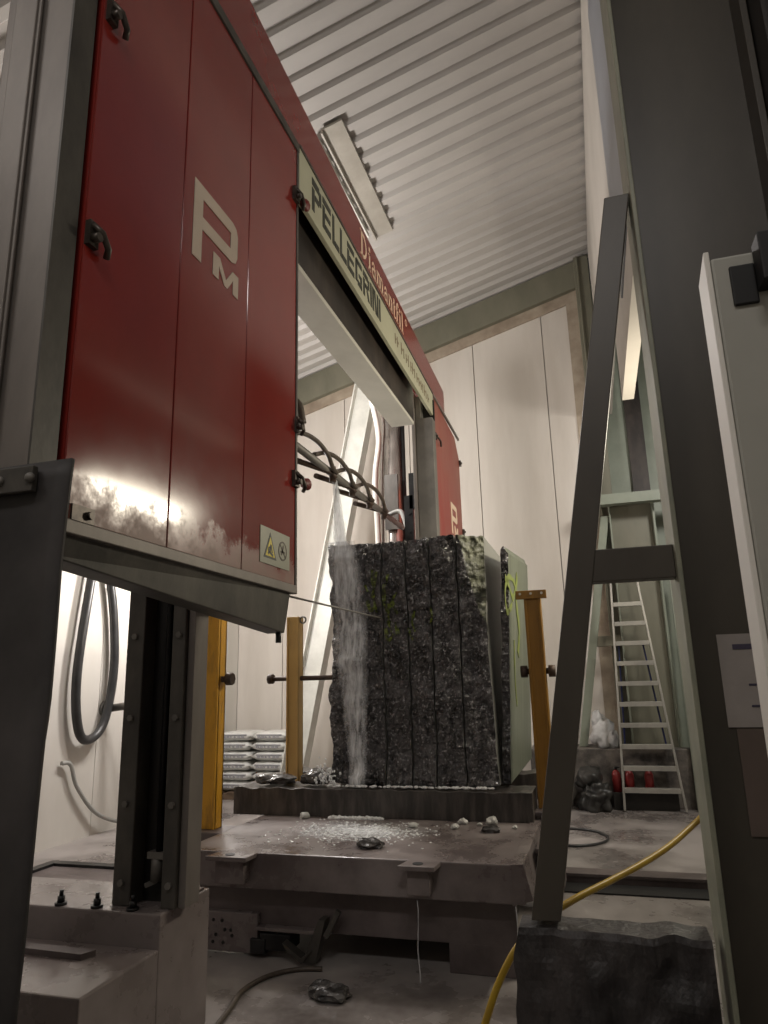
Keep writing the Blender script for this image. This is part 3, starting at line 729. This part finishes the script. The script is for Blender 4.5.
mark_front(s1, [pxf([(373, 570), (375, 585), (372, 598)]), pxf([(377, 572), (374, 590), (376, 612)]), pxf([(367, 600), (371, 610), (376, 606)]), pxf([(365, 585), (368, 592)])], .026)
mark_front(s2, [pxf([(386, 585), (384, 600), (386, 612)]), pxf([(390, 604), (387, 618), (392, 632)]), pxf([(396, 592), (392, 602), (397, 614)]), pxf([(385, 628), (389, 640), (394, 634)]), pxf([(389, 575), (388, 584)]), pxf([(395, 622), (398, 634)])], .024)
mark_front(s3, [pxf([(414, 610), (411, 622), (416, 632)]), pxf([(408, 628), (413, 640)])], .018)
mark_front(s4, [pxf([(430, 606), (432, 615), (430, 624)])], .016)
# marks on the sawn side of the thin slab
def mark_side(parent, strokes, w):
    b = MB()
    for st in strokes:
        pts = bez([(0, y, z) for y, z in st], 12); prev = None
        for i, p in enumerate(pts):
            d = (pts[min(i + 1, len(pts) - 1)] - pts[max(i - 1, 0)]).normalized(); nrm = Vector((0, -d.z, d.y)) * (w / 2) * (1 + .6 * noise.noise(p * 9))
            vs = []
            for q in (p + nrm, p - nrm):
                vs.append(b.bm.verts.new((-.705 + .055 * (q.z - Z0) + .001, q.y, q.z)))
            if prev: b.bm.faces.new([prev[0], vs[0], vs[1], prev[1]])
            prev = vs
    return b.build('paint_mark', M['paint_mark'], parent, solid=.003)
def pxs(pts):
    out = []
    for px, py in pts:
        p = atx(px, py, -.65); q = atx(px, py, -.705 + .055 * (p.z - Z0)); out.append((q.y, q.z))
    return out
mark_side(s6, [pxs([(505, 577), (508, 583), (513, 598), (515, 585), (509, 577), (505, 590), (507, 612), (512, 605)])], .05)
mark_side(s6, [pxs([(517, 575), (516, 600), (519, 630), (518, 655)])], .09)
mark_side(s6, [pxs([(514, 640), (515, 680), (517, 705)])], .05)

# ------------------------------------------------------------------ water
def thick(o, vals):
    at_ = o.data.attributes.new('thickness', 'FLOAT', 'POINT')
    for i in range(len(o.data.vertices)): at_.data[i].value = vals[i % len(vals)]
PROF = [.05, .35, .7, .95, 1, 1, 1, .95, .7, .35, .05]
b = MB()
def sheet(b, rows, mi=0):
    prev = None
    for (xa, xb, y, z) in rows:
        r_ = [b.bm.verts.new((xa + (xb - xa) * i / 10, y - .012 * math.sin(PI * i / 10), z)) for i in range(11)]
        if prev:
            for i in range(10):
                f = b.bm.faces.new([prev[i], prev[i + 1], r_[i + 1], r_[i]]); f.smooth = True; f.material_index = mi
        prev = r_
rows = []
for k in range(13):
    t = k / 12; z = 3.32 - t * .60; w = .018 + .05 * t; c = -2.075 + .075 * t ** 1.0
    rows.append((c - w * .85, c + w, 5.54 - .10 * t * t, z))
sheet(b, rows)
ws_ = b.build('water_stream', M['water'], solid=.008)
thick(ws_, [.6, .8, 1, 1, 1, 1, 1, 1, 1, .8, .6])
tag(ws_, 'white stream of cooling water pouring from the pipe onto the left slab', 'water')
b = MB(); rows = []
for k in range(60):
    t = k / 59; z = 2.735 - t * 1.93; c = -1.985 + .10 * min(1, t * 1.6) + .012 * math.sin(t * 9); w = .095 + .035 * math.sin(t * 4 + .4)
    rows.append((c - w, c + w * 1.3, min(rough(c - w, z), rough(c, z), rough(c + w, z), rough(c + .5 * w, z), rough(c - .5 * w, z)) - .016, z))
sheet(b, rows)
wf = b.build('water_film', M['water_thin'], solid=.006)
thick(wf, PROF)
tag(wf, 'broken sheet of water running down the front of the left slab', 'water')
# foam and spray where the water lands: uncountable
b = MB(); random.seed(11)
for i in range(1300):
    q = random.random(); x = -1.66 + random.gauss(0, .14 if q < .5 else .30); y = 4.88 + random.gauss(0, .10 if q < .5 else .19)
    if not (-2.3 < x < -1.1 and 4.3 < y < 5.25): continue
    r0 = random.uniform(.002, .0075); b.blob((x, y, .60 + r0 * .35), (r0 * random.uniform(1, 2.4), r0 * random.uniform(1, 2), r0 * .7), .3, 2, 1, i)
for i in range(120):
    x = random.uniform(-2.05, -1.62); r0 = random.uniform(.006, .016)
    b.blob((x, 5.29 + random.uniform(-.03, .02), .60 + r0 * .5), (r0 * 1.5, r0, r0), .3, 2, 1, i)
fm = b.build('water_foam', M['foam'], origin=(-1.7, 4.86, .6)); tag(fm, 'white foam and splashing drops where the water lands on the deck', 'water foam', kind='stuff')
b = MB()
for i in range(160):
    x = random.uniform(-2.1, -.8); r0 = random.uniform(.004, .012)
    b.blob((x, 5.40 + random.uniform(-.045, .0), .815 + r0 * .3), (r0 * 1.6, r0, r0), .3, 2, 1, i)
for i in range(70):
    x = -2.12 + random.gauss(0, .05); r0 = random.uniform(.005, .012)
    b.blob((x, 5.40 + random.uniform(-.05, .03), .83 + abs(random.gauss(0, .07))), (r0, r0, r0 * 1.3), .3, 2, 1, i)
fm = b.build('water_foam', M['foam'], origin=(-1.45, 5.38, .81)); tag(fm, 'thin line of white froth along the foot of the slabs', 'water foam', kind='stuff')
for k, (px, lab) in enumerate(((418, 'thin trickle of water falling from the lug in the middle of the cart'), (515, 'thin trickle of water falling from the right end of the cart'))):
    p = aty(px, 885, 4.12)
    b = MB(); b.tube([(p.x + .004 * math.sin(j), 4.09 + .004 * math.sin(j * 2.1), .42 - .40 * j / 8) for j in range(9)], [.002, .003, .002, .003, .0025, .003, .003, .0035, .004], 6)
    o = b.build('water_trickle', M['drip']); thick(o, [1]); tag(o, lab, 'water')
b = MB(); vals = [.9]; NR, NA = 9, 40
cv = b.bm.verts.new((-1.68, 4.87, .605)); prev = None
for r_i in range(1, NR + 1):
    ring_ = []
    for a_i in range(NA):
        a_ = 2 * PI * a_i / NA; k = (r_i / NR) * (1 + .25 * noise.noise(Vector((math.cos(a_) * 2, math.sin(a_) * 2, 5))))
        ring_.append(b.bm.verts.new((-1.68 + .58 * k * math.cos(a_), 4.87 + .34 * k * math.sin(a_), .604 + .004 * (1 - r_i / NR)))); vals.append(max(0, 1 - (r_i / NR) ** 1.2) * .95)
    for a_i in range(NA):
        c_ = (a_i + 1) % NA
        if prev is None: b.bm.faces.new([cv, ring_[a_i], ring_[c_]])
        else: b.bm.faces.new([prev[a_i], ring_[a_i], ring_[c_], prev[c_]])
    prev = ring_
o = b.build('water_puddle', M['splash'], origin=(-1.68, 4.87, .604)); thick(o, vals)
tag(o, 'shallow white splash puddle spread on the cart deck under the foam', 'water')
# pale chips on the deck
chips = [(455, 829, .030, 'pale stone chip on the deck, leftmost of the pair right of the foam'), (463, 824, .034, 'pale stone chip on the deck, right one of the pair right of the foam'),
         (480, 826, .020, 'small pale chip on the deck between the pair and the large chip'), (497, 818, .045, 'largest white stone chip, near the back right of the deck'),
         (515, 829, .020, 'small white chip at the right end of the deck'), (413, 828, .032, 'pale stone chip at the right rim of the foam'),
         (318, 812, .040, 'white stone chip against the bedding beam left of the slabs')]
for i, (px, py, r0, lab) in enumerate(chips):
    p = atz(px, py, .6); y = min(p.y, 5.25)
    lump('stone_chip', (p.x, y, onz(.60, r0 * .7)), (r0, r0 * .8, r0 * .7), M['chip'], lab, 'stone chip', 'pale stone chips on the cart deck', seed=i + 3, sub=2, amp=.45)
for i, (x, y, r0, lab) in enumerate(((-1.45, 4.44, .07, 'dark wet stone lump near the front edge of the deck'), (-.78, 5.0, .05, 'dark stone lump among the pale chips on the deck'))):
    lump('stone_lump', (x, y, onz(.60, r0 * .5)), (r0 * 1.3, r0, r0 * .5), M['rubble'], lab, 'stone piece', seed=i + 12, sub=3, amp=.5)

# ------------------------------------------------------------------ yellow stakes
def stake(x0, x1, y, z0, z1, mt, lab, pin, head, loc):
    root = empty('stake_post', loc, lab, 'stake post', 'yellow stakes of the block cart')
    w = x1 - x0
    b = MB(); b.box(x0, x1, y, y + .02, z0, z1); b.box(x0, x0 + .018, y - .012, y + .11, z0, z1); b.box(x1 - .018, x1, y - .012, y + .11, z0, z1); b.box(x0, x1, y + .09, y + .11, z0, z1)
    P(b, 'stake_channel', mt, root, .004)
    zp = 1.64
    b = MB(); b.cyl((pin[0], y + .05, zp), (pin[1], y + .05, zp), .022, 12); b.cyl((pin[0] - .03, y + .05, zp), (pin[0] + .02, y + .05, zp), .045, 8)
    if head != 'ring': b.cyl((pin[1] - .02, y + .05, zp), (pin[1] + .03, y + .05, zp), .045, 8)
    P(b, 'clamp_screw', M['rust'], root)
    if head == 'plate':
        b = MB(); xa, xb = x0 - .06, x1 + .05
        b.box(xa, xb, y - .02, y + .01, z1 - .01, z1 + .055); hp = P(b, 'head_plate', mt, root, .003)
        for i in range(3):
            xx = xa + .035 + (xb - xa - .07) * i / 2; b = MB(); b.cyl((xx, y - .024, z1 + .03), (xx, y - .018, z1 + .03), .010, 8); P(b, 'plate_hole', M['white_steel'], hp)
    if head == 'ring':
        b = MB(); b.tube([(x1 + .03 + .03 * math.cos(a), y + .03, z1 - .03 + .03 * math.sin(a)) for a in [2 * PI * i / 14 for i in range(14)]], .008, 6, closed=True); P(b, 'lifting_eye', M['steel'], root)
    return root
stake(-2.865, -2.72, 4.76, .60, 2.45, M['yellow'], 'bright worn yellow stake at the left edge of the cart, behind the saw column', (-2.96, -2.66), 'none', (-2.79, 4.8, .6))
stake(-2.80, -2.68, 6.15, .60, 2.21, M['yellow_pale'], 'paler yellow stake standing between the left stake and the slabs', (-2.98, -2.32), 'ring', (-2.74, 6.2, .6))
stake(-.51, -.385, 5.54, .665, 2.20, M['ochre'], 'rusty ochre stake with a drilled head plate right of the slabs', (-.545, -.345), 'plate', (-.45, 5.6, .665))

# ------------------------------------------------------------------ building columns with A-brace
def aframe(lab, cat):
    root = empty('braced_column', (.6, 3.1, 0), lab, cat, 'braced hall columns')
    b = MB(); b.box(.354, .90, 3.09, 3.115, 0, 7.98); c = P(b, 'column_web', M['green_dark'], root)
    b = MB(); b.box(.335, .355, 2.95, 3.25, 0, 7.98); P(b, 'column_flange', M['edge_lit'], root, .004)
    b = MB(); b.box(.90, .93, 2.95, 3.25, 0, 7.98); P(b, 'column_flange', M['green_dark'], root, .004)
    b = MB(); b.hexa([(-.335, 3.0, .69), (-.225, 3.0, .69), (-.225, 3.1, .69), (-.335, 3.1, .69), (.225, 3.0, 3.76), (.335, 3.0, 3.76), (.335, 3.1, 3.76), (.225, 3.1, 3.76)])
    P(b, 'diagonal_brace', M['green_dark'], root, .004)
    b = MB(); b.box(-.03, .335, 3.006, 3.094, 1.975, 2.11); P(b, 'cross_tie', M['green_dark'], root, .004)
    return root
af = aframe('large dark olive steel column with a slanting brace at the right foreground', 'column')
far = copy_tree(af); far.location = (.6, 10.08, 0); far['label'] = 'distant braced column in lit pale green behind the ladder'
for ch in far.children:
    me = ch.data.copy(); ch.data = me; me.materials.clear(); me.materials.append(M['green_pale'] if 'flange' in ch.name or 'brace' in ch.name else M['green'])  # same frame recoloured paler, the brighter light back there put into the colour
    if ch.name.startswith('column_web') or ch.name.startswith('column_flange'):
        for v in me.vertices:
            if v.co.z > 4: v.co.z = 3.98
b = MB(); b.box(.935, 1.16, 2.96, 3.0, 0, 7.9); b.box(.935, .95, 2.80, 2.96, 0, 7.9); b.box(1.145, 1.16, 2.80, 2.96, 0, 7.9)
tag(b.build('cable_channel', M['black']), 'black upright cable channel at the right edge, beside the olive column', 'cable channel')
# stone block under the brace
b = MB(); nx, nz = 34, 30; F = []
def blockface(x, z): return 2.965 + .025 * noise.noise(Vector((x * 4, z * 4, 7))) + .02 * noise.noise(Vector((x * 14, z * 10, 2)))
for j in range(nz + 1):
    row = []
    for i in range(nx + 1):
        x = -.39 + (.69) * i / nx; zt = .67 + .012 * noise.noise(Vector((x * 9, 0, 4))); z = zt * j / nz
        xx = x + (.02 * noise.noise(Vector((0, z * 8, 5))) if i == 0 else 0) + (.05 * (1 - j / nz) * -1 if i == 0 else 0)
        row.append(b.bm.verts.new((xx, blockface(x, z) - (.0 if j < nz else -.012), z)))
    F.append(row)
for j in range(nz):
    for i in range(nx): b.bm.faces.new([F[j][i], F[j][i + 1], F[j + 1][i + 1], F[j + 1][i]])
bound = F[0][:] + [F[j][nx] for j in range(1, nz + 1)] + F[nz][-2::-1] + [F[j][0] for j in range(nz - 1, 0, -1)]
back = [b.bm.verts.new((v.co.x, 3.14, v.co.z)) for v in bound]
for i in range(len(bound)): b.bm.faces.new([bound[i], bound[(i + 1) % len(bound)], back[(i + 1) % len(bound)], back[i]])
b.bm.faces.new(back)
tag(b.build('stone_block', M['stone_block']), 'rough dark stone block on the floor under the slanting brace', 'stone block')
b = MB(); b.hexa([(-.235, 2.985, .71), (-.225, 2.985, .71), (-.225, 3.02, .71), (-.235, 3.02, .71), (-.255, 2.985, .80), (-.225, 2.985, .86), (-.225, 3.02, .86), (-.255, 3.02, .80)])
# control cabinet panel
cab = empty('control_cabinet', (.7, 1.35, 0), 'light grey cabinet with a square black recess, in front of the right column', 'cabinet')
b = MB(); b.box(.272, 1.0, 1.30, 1.38, 0, 2.36); cbd = P(b, 'cabinet_body', M['cabinet'], cab, .006)
b = MB(); b.prism([(1.296, 0.02), (1.384, .02), (1.384, 2.352), (1.30, 2.375)], 0, .262, .272); P(b, 'cabinet_edge', M['cab_edge_lit'], cab, .002)
p0 = aty(728, 268, 1.3); p1 = aty(760, 303, 1.3)
b = MB(); b.box(p0.x, p1.x, 1.294, 1.302, p1.z, p0.z); P(b, 'handle_recess', M['dark_hole'], cab, .003)
b = MB(); b.box(p1.x + .0, p1.x + .3, 1.25, 1.30, p0.z - .06, p0.z + .035); P(b, 'hinge_arm', M['dark_hole'], cab, .003)
# papers on the web of the column
sh = empty('notice_sheet', (.6, 3.085, 1.40), 'pale printed sheet in a clear sleeve stuck on the dark column', 'notice')
b = MB(); b.box(.462, .80, 3.082, 3.088, 1.39, 1.745); P(b, 'sheet', M['paper'], sh)
for (xa, xb, za, zb) in ((.515, .60, 1.685, 1.705), (.605, .70, 1.695, 1.705), (.555, .72, 1.545, 1.553), (.555, .72, 1.465, 1.473)):
    b = MB(); b.box(xa, xb, 3.079, 3.083, za, zb); P(b, 'printed_line', M['paper_ink'], sh)
b = MB(); b.box(.49, .81, 3.082, 3.087, 1.00, 1.385)
tag(b.build('brown_film', M['paper_brown']), 'brownish film sheet on the column below the printed notice', 'sheet')

# ------------------------------------------------------------------ hoses
def hose(name, pts, r, mt, lab, cat='hose', n=12):
    b = MB(); b.tube(bez(pts, n), r, 10); return tag(b.build(name, mt), lab, cat)
YH = [(472, 1060, 3.20), (485, 1024, 3.22), (498, 985, 3.25), (517, 948, 3.28), (543, 920, 3.36), (575, 899, 3.5), (610, 881, 3.7), (640, 865, 3.9), (668, 847, 4.1), (690, 828, 4.3), (706, 812, 4.4), (735, 780, 4.6)]
hose('yellow_hose', [aty(px, py, yy) for px, py, yy in YH], .015, M['hose_yellow'],
     'yellow hose sweeping behind the slanting brace down past the dark stone block')
hose('floor_hose', [(-1.90, 3.38, .014), (-1.93, 3.58, .014), (-1.97, 3.80, .014), (-1.92, 4.0, .014), (-1.80, 4.12, .014), (-1.66, 4.16, .014)], .013, M['hose_brown'], 'thin brownish hose curving on the wet floor in front of the cart')
hose('wall_hose', [(-5.5, 6.80, 3.6), (-5.5, 6.66, 2.7), (-5.5, 6.56, 1.7), (-5.5, 6.66, 1.14), (-5.5, 6.87, 1.05), (-5.5, 7.08, 1.25), (-5.5, 7.18, 1.8), (-5.5, 7.12, 2.4), (-5.5, 6.98, 2.95), (-5.5, 6.85, 3.4)], .05, M['hose_dark'], 'thick dark hose hanging in a loop on the white left wall')
hose('wall_cable', [(-5.56, 6.50, .83), (-5.54, 6.62, .80), (-5.54, 6.75, .55), (-5.52, 7.1, .22), (-5.45, 7.6, .05), (-5.4, 8.2, .03)], .022, M['hose_grey'], 'pale grey hose drooping low along the left wall to the floor')
b = MB(); b.tube([(-5.56, 9.2, 4.4), (-5.5, 9.2, 4.3), (-5.5, 9.2, 1.62), (-5.5, 9.12, 1.53)], .075, 14)
tag(b.build('wall_pipe', M['steel']), 'grey vertical pipe on the left wall beside the left yellow stake', 'pipe')
b = MB(); b.tube([(-5.57, 7.18, 1.36), (-5.2, 7.28, 1.4), (-4.9, 7.35, 1.42)], .045, 10); b.cyl((-5.6, 7.18, 1.36), (-5.56, 7.18, 1.36), .09, 14)
tag(b.build('water_tap_pipe', M['steel']), 'short pale pipe stub sticking out of the left wall beside the hose loop', 'pipe')
a = [2 * PI * i / 40 for i in range(40)]
b = MB(); b.tube([(-.42 + .36 * math.cos(t), 7.85 + .40 * math.sin(t), .014) for t in a], .013, 8, closed=True)
tag(b.build('floor_ring', M['hose_dark']), 'thin dark ring lying on the floor behind the brace foot', 'ring')

# ------------------------------------------------------------------ floor channel and frames
fr = empty('floor_channel', (.3, 6.2, 0), 'low steel channel lying across the floor in front of the ladder area', 'channel')
b = MB(); b.box(-.48, 1.3, 6.22, 6.40, .05, .075); b.box(-.48, 1.3, 6.24, 6.26, .0, .05); b.box(-.48, 1.3, 6.38, 6.40, 0, .05); P(b, 'channel_section', M['wet_steel'], fr, .003)
b = MB(); b.box(-.48, 1.3, 5.96, 6.20, .0, .012); P(b, 'channel_shadow', M['dark_hole'], fr)  # flat black strip painted as the shadow below the step
ff = empty('pit_frame', (-4.6, 5.6, 0), 'flat dark steel pit frame on the floor at the left, behind the saw base', 'frame')
b = MB(); b.box(-5.1, -3.9, 5.85, 5.95, 0, .03); b.box(-5.1, -3.9, 5.25, 5.35, 0, .03); b.box(-5.1, -5.0, 5.35, 5.85, 0, .03); b.box(-4.0, -3.9, 5.35, 5.85, 0, .03); P(b, 'frame_bars', M['dark_steel'], ff, .003)
b = MB(); b.box(-5.0, -4.0, 5.35, 5.85, 0, .006); P(b, 'pit_cover', M['wet_steel'], ff)
lump('stone_lump', (-1.50, 3.86, onz(0, .045)), (.10, .08, .045), M['rubble'], 'dark wet stone lump on the floor in front of the cart', 'stone piece', seed=21, amp=.5)

# ------------------------------------------------------------------ white raking brace behind the saw
b = MB(); A = Vector((-2.95, 9.35, 6.05)); B_ = Vector((-4.22, 9.35, .02))
b.bar(A, B_, .30, .02, (0, 1, 0)); d = (B_ - A).normalized(); s = d.cross(Vector((0, 1, 0))).normalized() * .15
b.bar(A + s, B_ + s, .02, .22, (0, 1, 0)); b.bar(A - s, B_ - s, .02, .22, (0, 1, 0))
tag(b.build('raking_beam', M['white_steel'], bevel=.003), 'white steel beam leaning diagonally in front of the back wall', 'beam')

# ------------------------------------------------------------------ pallet of cement bags
pl = empty('pallet', (-4.93, 9.85, 0), 'low wooden pallet under the white bags by the back wall', 'pallet')
b = MB()
for i in range(5): b.box(-5.5 + .245 * i, -5.5 + .245 * i + .17, 9.52, 10.2, .085, .105)
P(b, 'deck_boards', M['wood'], pl)
b = MB()
for yy in (9.53, 9.82, 10.10): b.box(-5.5, -4.35, yy, yy + .09, 0, .085)
P(b, 'bearers', M['wood'], pl)
def make_bag():
    root = empty('cement_bag', (0, 0, 0), 'x', 'bag', 'white bags stacked on the pallet')
    b = MB(); nx, ny = 10, 8; W, D, Hh = .54, .62, .135
    def pt(s, t, top):
        x = (s - .5) * W; y = (t - .5) * D
        e = (1 - abs(2 * s - 1) ** 5) * (1 - abs(2 * t - 1) ** 5)
        z = Hh / 2 + (Hh / 2 - .002) * (e ** .35) * (1 if top else -1)
        return (x, y, z)
    T = [[b.bm.verts.new(pt(i / nx, j / ny, True)) for i in range(nx + 1)] for j in range(ny + 1)]
    Bt = [[T[j][i] if i in (0, nx) or j in (0, ny) else b.bm.verts.new(pt(i / nx, j / ny, False)) for i in range(nx + 1)] for j in range(ny + 1)]
    for j in range(ny):
        for i in range(nx):
            b.bm.faces.new([T[j][i], T[j][i + 1], T[j + 1][i + 1], T[j + 1][i]]).smooth = True
            try: b.bm.faces.new([Bt[j][i], Bt[j + 1][i], Bt[j + 1][i + 1], Bt[j][i + 1]]).smooth = True
            except ValueError: pass
    P(b, 'bag_body', M['bag'], root)
    b = MB(); random.seed(2); b.box(-.20, .20, -.315, -.295, .085, .098)
    for i in range(6): b.box(-.18 + .06 * i, -.18 + .06 * i + random.uniform(.02, .045), -.315, -.295, .05, .075)
    P(b, 'printed_band', M['bag_print'], root)
    return root
proto = make_bag(); first = True
names = ['bottom layer', 'second layer from the bottom', 'third layer from the bottom', 'fourth layer from the bottom', 'fifth layer from the bottom', 'top layer']
for k in range(6):
    for c in range(2):
        o = proto if first else copy_tree(proto); first = False
        o.location = (-5.20 + .56 * c + (.02 if k % 2 else 0), 9.86, .106 + .137 * k); o.rotation_euler = (0, 0, 0)
        o['label'] = 'white cement bag, %s one in the %s of the stack' % (('left', 'right')[c], names[k])

# ------------------------------------------------------------------ ledge, ladder and clutter at the back right
b = MB(); b.box(-.95, 1.6, 9.66, 9.90, 0, .69); b.box(-.95, .17, 9.90, 10.36, 0, .69)
tag(b.build('concrete_ledge', M['ledge'], bevel=.01), 'low dirt splashed concrete ledge along the back wall behind the ladder', 'ledge')
lad = empty('step_ladder', (.48, 9.4, 0), 'aluminium step ladder with flat treads standing at the back right', 'ladder')
bl, br_, tl, tr = Vector((.15, 9.40, 0)), Vector((.84, 9.40, 0)), Vector((.265, 9.62, 3.0)), Vector((.565, 9.62, 3.0))
for a0, a1 in ((bl, tl), (br_, tr)):
    b = MB(); b.bar(a0 + Vector((0, 0, .012)), a1, .026, .055, (0, -1, .1)); P(b, 'stile', M['alu'], lad, .002)
for i in range(1, 11):
    t = i * .083; pa = bl.lerp(tl, t); pb = br_.lerp(tr, t)
    b = MB(); b.box(pa.x + .013, pb.x - .013, pa.y - .045, pa.y + .045, pa.z - .035, pa.z + .018); P(b, 'tread', M['alu'], lad, .002)
for x0, x1 in ((.23, .28), (.72, .57)):
    b = MB(); b.bar((x0, 9.63, .70), (x1, 9.63, 2.0), .02, .045, (0, 1, 0)); P(b, 'rear_leg', M['blue'], lad, .002)
b = MB(); b.bar((.28, 9.635, 1.25), (.62, 9.635, 1.25), .02, .03); P(b, 'rear_brace', M['alu'], lad)
b = MB(); b.blob((-.02, 9.80, .87), (.15, .11, .20), .5, 2.2, 3, 4, smooth=True); b.blob((-.08, 9.80, 1.02), (.07, .07, .13), .4, 2.4, 3, 9, smooth=True); b.blob((.08, 9.80, .79), (.10, .1, .12), .4, 3, 3, 2, smooth=True)
for v in b.bm.verts: v.co.z = max(v.co.z, .692)
tag(b.build('plastic_bag', M['plastic_white']), 'crumpled white plastic bag lying on the concrete ledge', 'bag')
b = MB(); b.blob((-.17, 9.40, .15), (.18, .16, .19), .55, 2.4, 4, 5, smooth=True); b.blob((-.22, 9.42, .38), (.15, .13, .12), .5, 2.2, 3, 15, smooth=True)
for v in b.bm.verts: v.co.z = max(v.co.z, .0)
tag(b.build('refuse_sack', M['sack_black']), 'black filled sack on the floor left of the ladder foot', 'sack')
b = MB(); b.blob((-.60, 9.44, .20), (.16, .17, .24), .5, 2.2, 3, 8, smooth=True)
for v in b.bm.verts: v.co.z = max(v.co.z, .0)
tag(b.build('refuse_sack', M['sack_grey']), 'grey dusty sack on the floor beside the black sack', 'sack')
b = MB(); b.box(.03, .78, 9.50, 9.64, .0, .20); tag(b.build('dark_crate', M['black'], bevel=.006), 'low dark crate behind the bottom of the ladder', 'crate')
def canister(x, lab):
    root = empty('red_canister', (x, 9.57, .20), lab, 'canister', 'red canisters behind the ladder')
    b = MB(); b.tube([(x, 9.57, .201), (x, 9.57, .40), (x, 9.57, .44), (x, 9.57, .455)], [.052, .052, .035, .018], 16); P(b, 'canister_body', M['red_can'], root)
    b = MB(); b.cyl((x, 9.57, .455), (x, 9.57, .49), .018, 10); b.box(x - .012, x + .05, 9.56, 9.58, .475, .492); P(b, 'valve', M['dark_steel'], root)
    return root
canister(.09, 'red canister left of the ladder, on the crate'); canister(.245, 'red canister seen behind the left side of the lowest ladder steps'); canister(.47, 'red canister seen behind the middle of the lowest ladder steps')
# things of the side bay
b = MB(); b.box(.72, .95, 10.33, 10.39, .69, 6.4)
tag(b.build('brown_post', M['brown_steel']), 'dark brown upright strip on the pale green wall behind the ladder', 'post')
b = MB(); b.box(.20, 1.5, 9.70, 9.86, 3.86, 4.0)
tag(b.build('bay_beam', M['green_pale']), 'pale horizontal steel beam above the ladder', 'beam')
b = MB(); b.bar((1.0, 9.5, 0.01), (1.03, 9.9, 3.0), .05, .05, (0, 1, 0)); b.bar((1.10, 9.5, 0.01), (1.12, 9.9, 3.0), .05, .05, (0, 1, 0))
tag(b.build('leaning_rails', M['green_pale']), 'pair of pale rails leaning right of the ladder against the back wall', 'rails')

# ------------------------------------------------------------------ light
def area(name, loc, target, size, size_y, power, color=(1, .93, .84)):
    l = bpy.data.lights.new(name, 'AREA'); l.shape = 'RECTANGLE'; l.size = size; l.size_y = size_y; l.energy = power; l.color = color
    o = bpy.data.objects.new(name, l); COL.objects.link(o); o.location = loc
    o.rotation_euler = (Vector(target) - Vector(loc)).to_track_quat('-Z', 'Y').to_euler(); return o
def point(name, loc, r, power, color=(1, .93, .84)):
    l = bpy.data.lights.new(name, 'POINT'); l.shadow_soft_size = r; l.energy = power; l.color = color
    o = bpy.data.objects.new(name, l); COL.objects.link(o); o.location = loc; return o
WARM = (1, .945, .905)
point('hall_lamp', (-3.35, 6.6, 4.9), .25, 300, WARM)
point('work_lamp', (-4.3, 7.4, 2.9), .15, 150, WARM)
area('bay_tube', (1.35, 5.8, 3.4), (-1.5, 5.8, 2.8), 1.5, .12, 78, (1, .90, .72))
area('bay_fill', (1.9, 7.4, 4.8), (.5, 10.2, 1.2), .5, .5, 70, (1, .96, .90))  # added fill, no visible source, brightens the side bay and its floor
area('front_fill', (.2, -1.8, 6.4), (-1.2, 4.0, 1.2), 1.6, .3, 60, WARM)  # added fill from behind the camera, lifts the foreground
area('side_fill', (-3.2, -1.2, 5.6), (.4, 2.6, 1.4), 1.6, .3, 32, WARM)  # added fill, unseen, brightens faces turned to the left
W = bpy.data.worlds.new('world'); S.world = W; W.use_nodes = True
W.node_tree.nodes['Background'].inputs[0].default_value = (.9, .88, .85, 1); W.node_tree.nodes['Background'].inputs[1].default_value = .02
S.view_settings.view_transform = 'Standard'; S.view_settings.look = 'None'; S.view_settings.gamma = 1; S.view_settings.use_curve_mapping = False
S.view_settings.exposure = 0.0
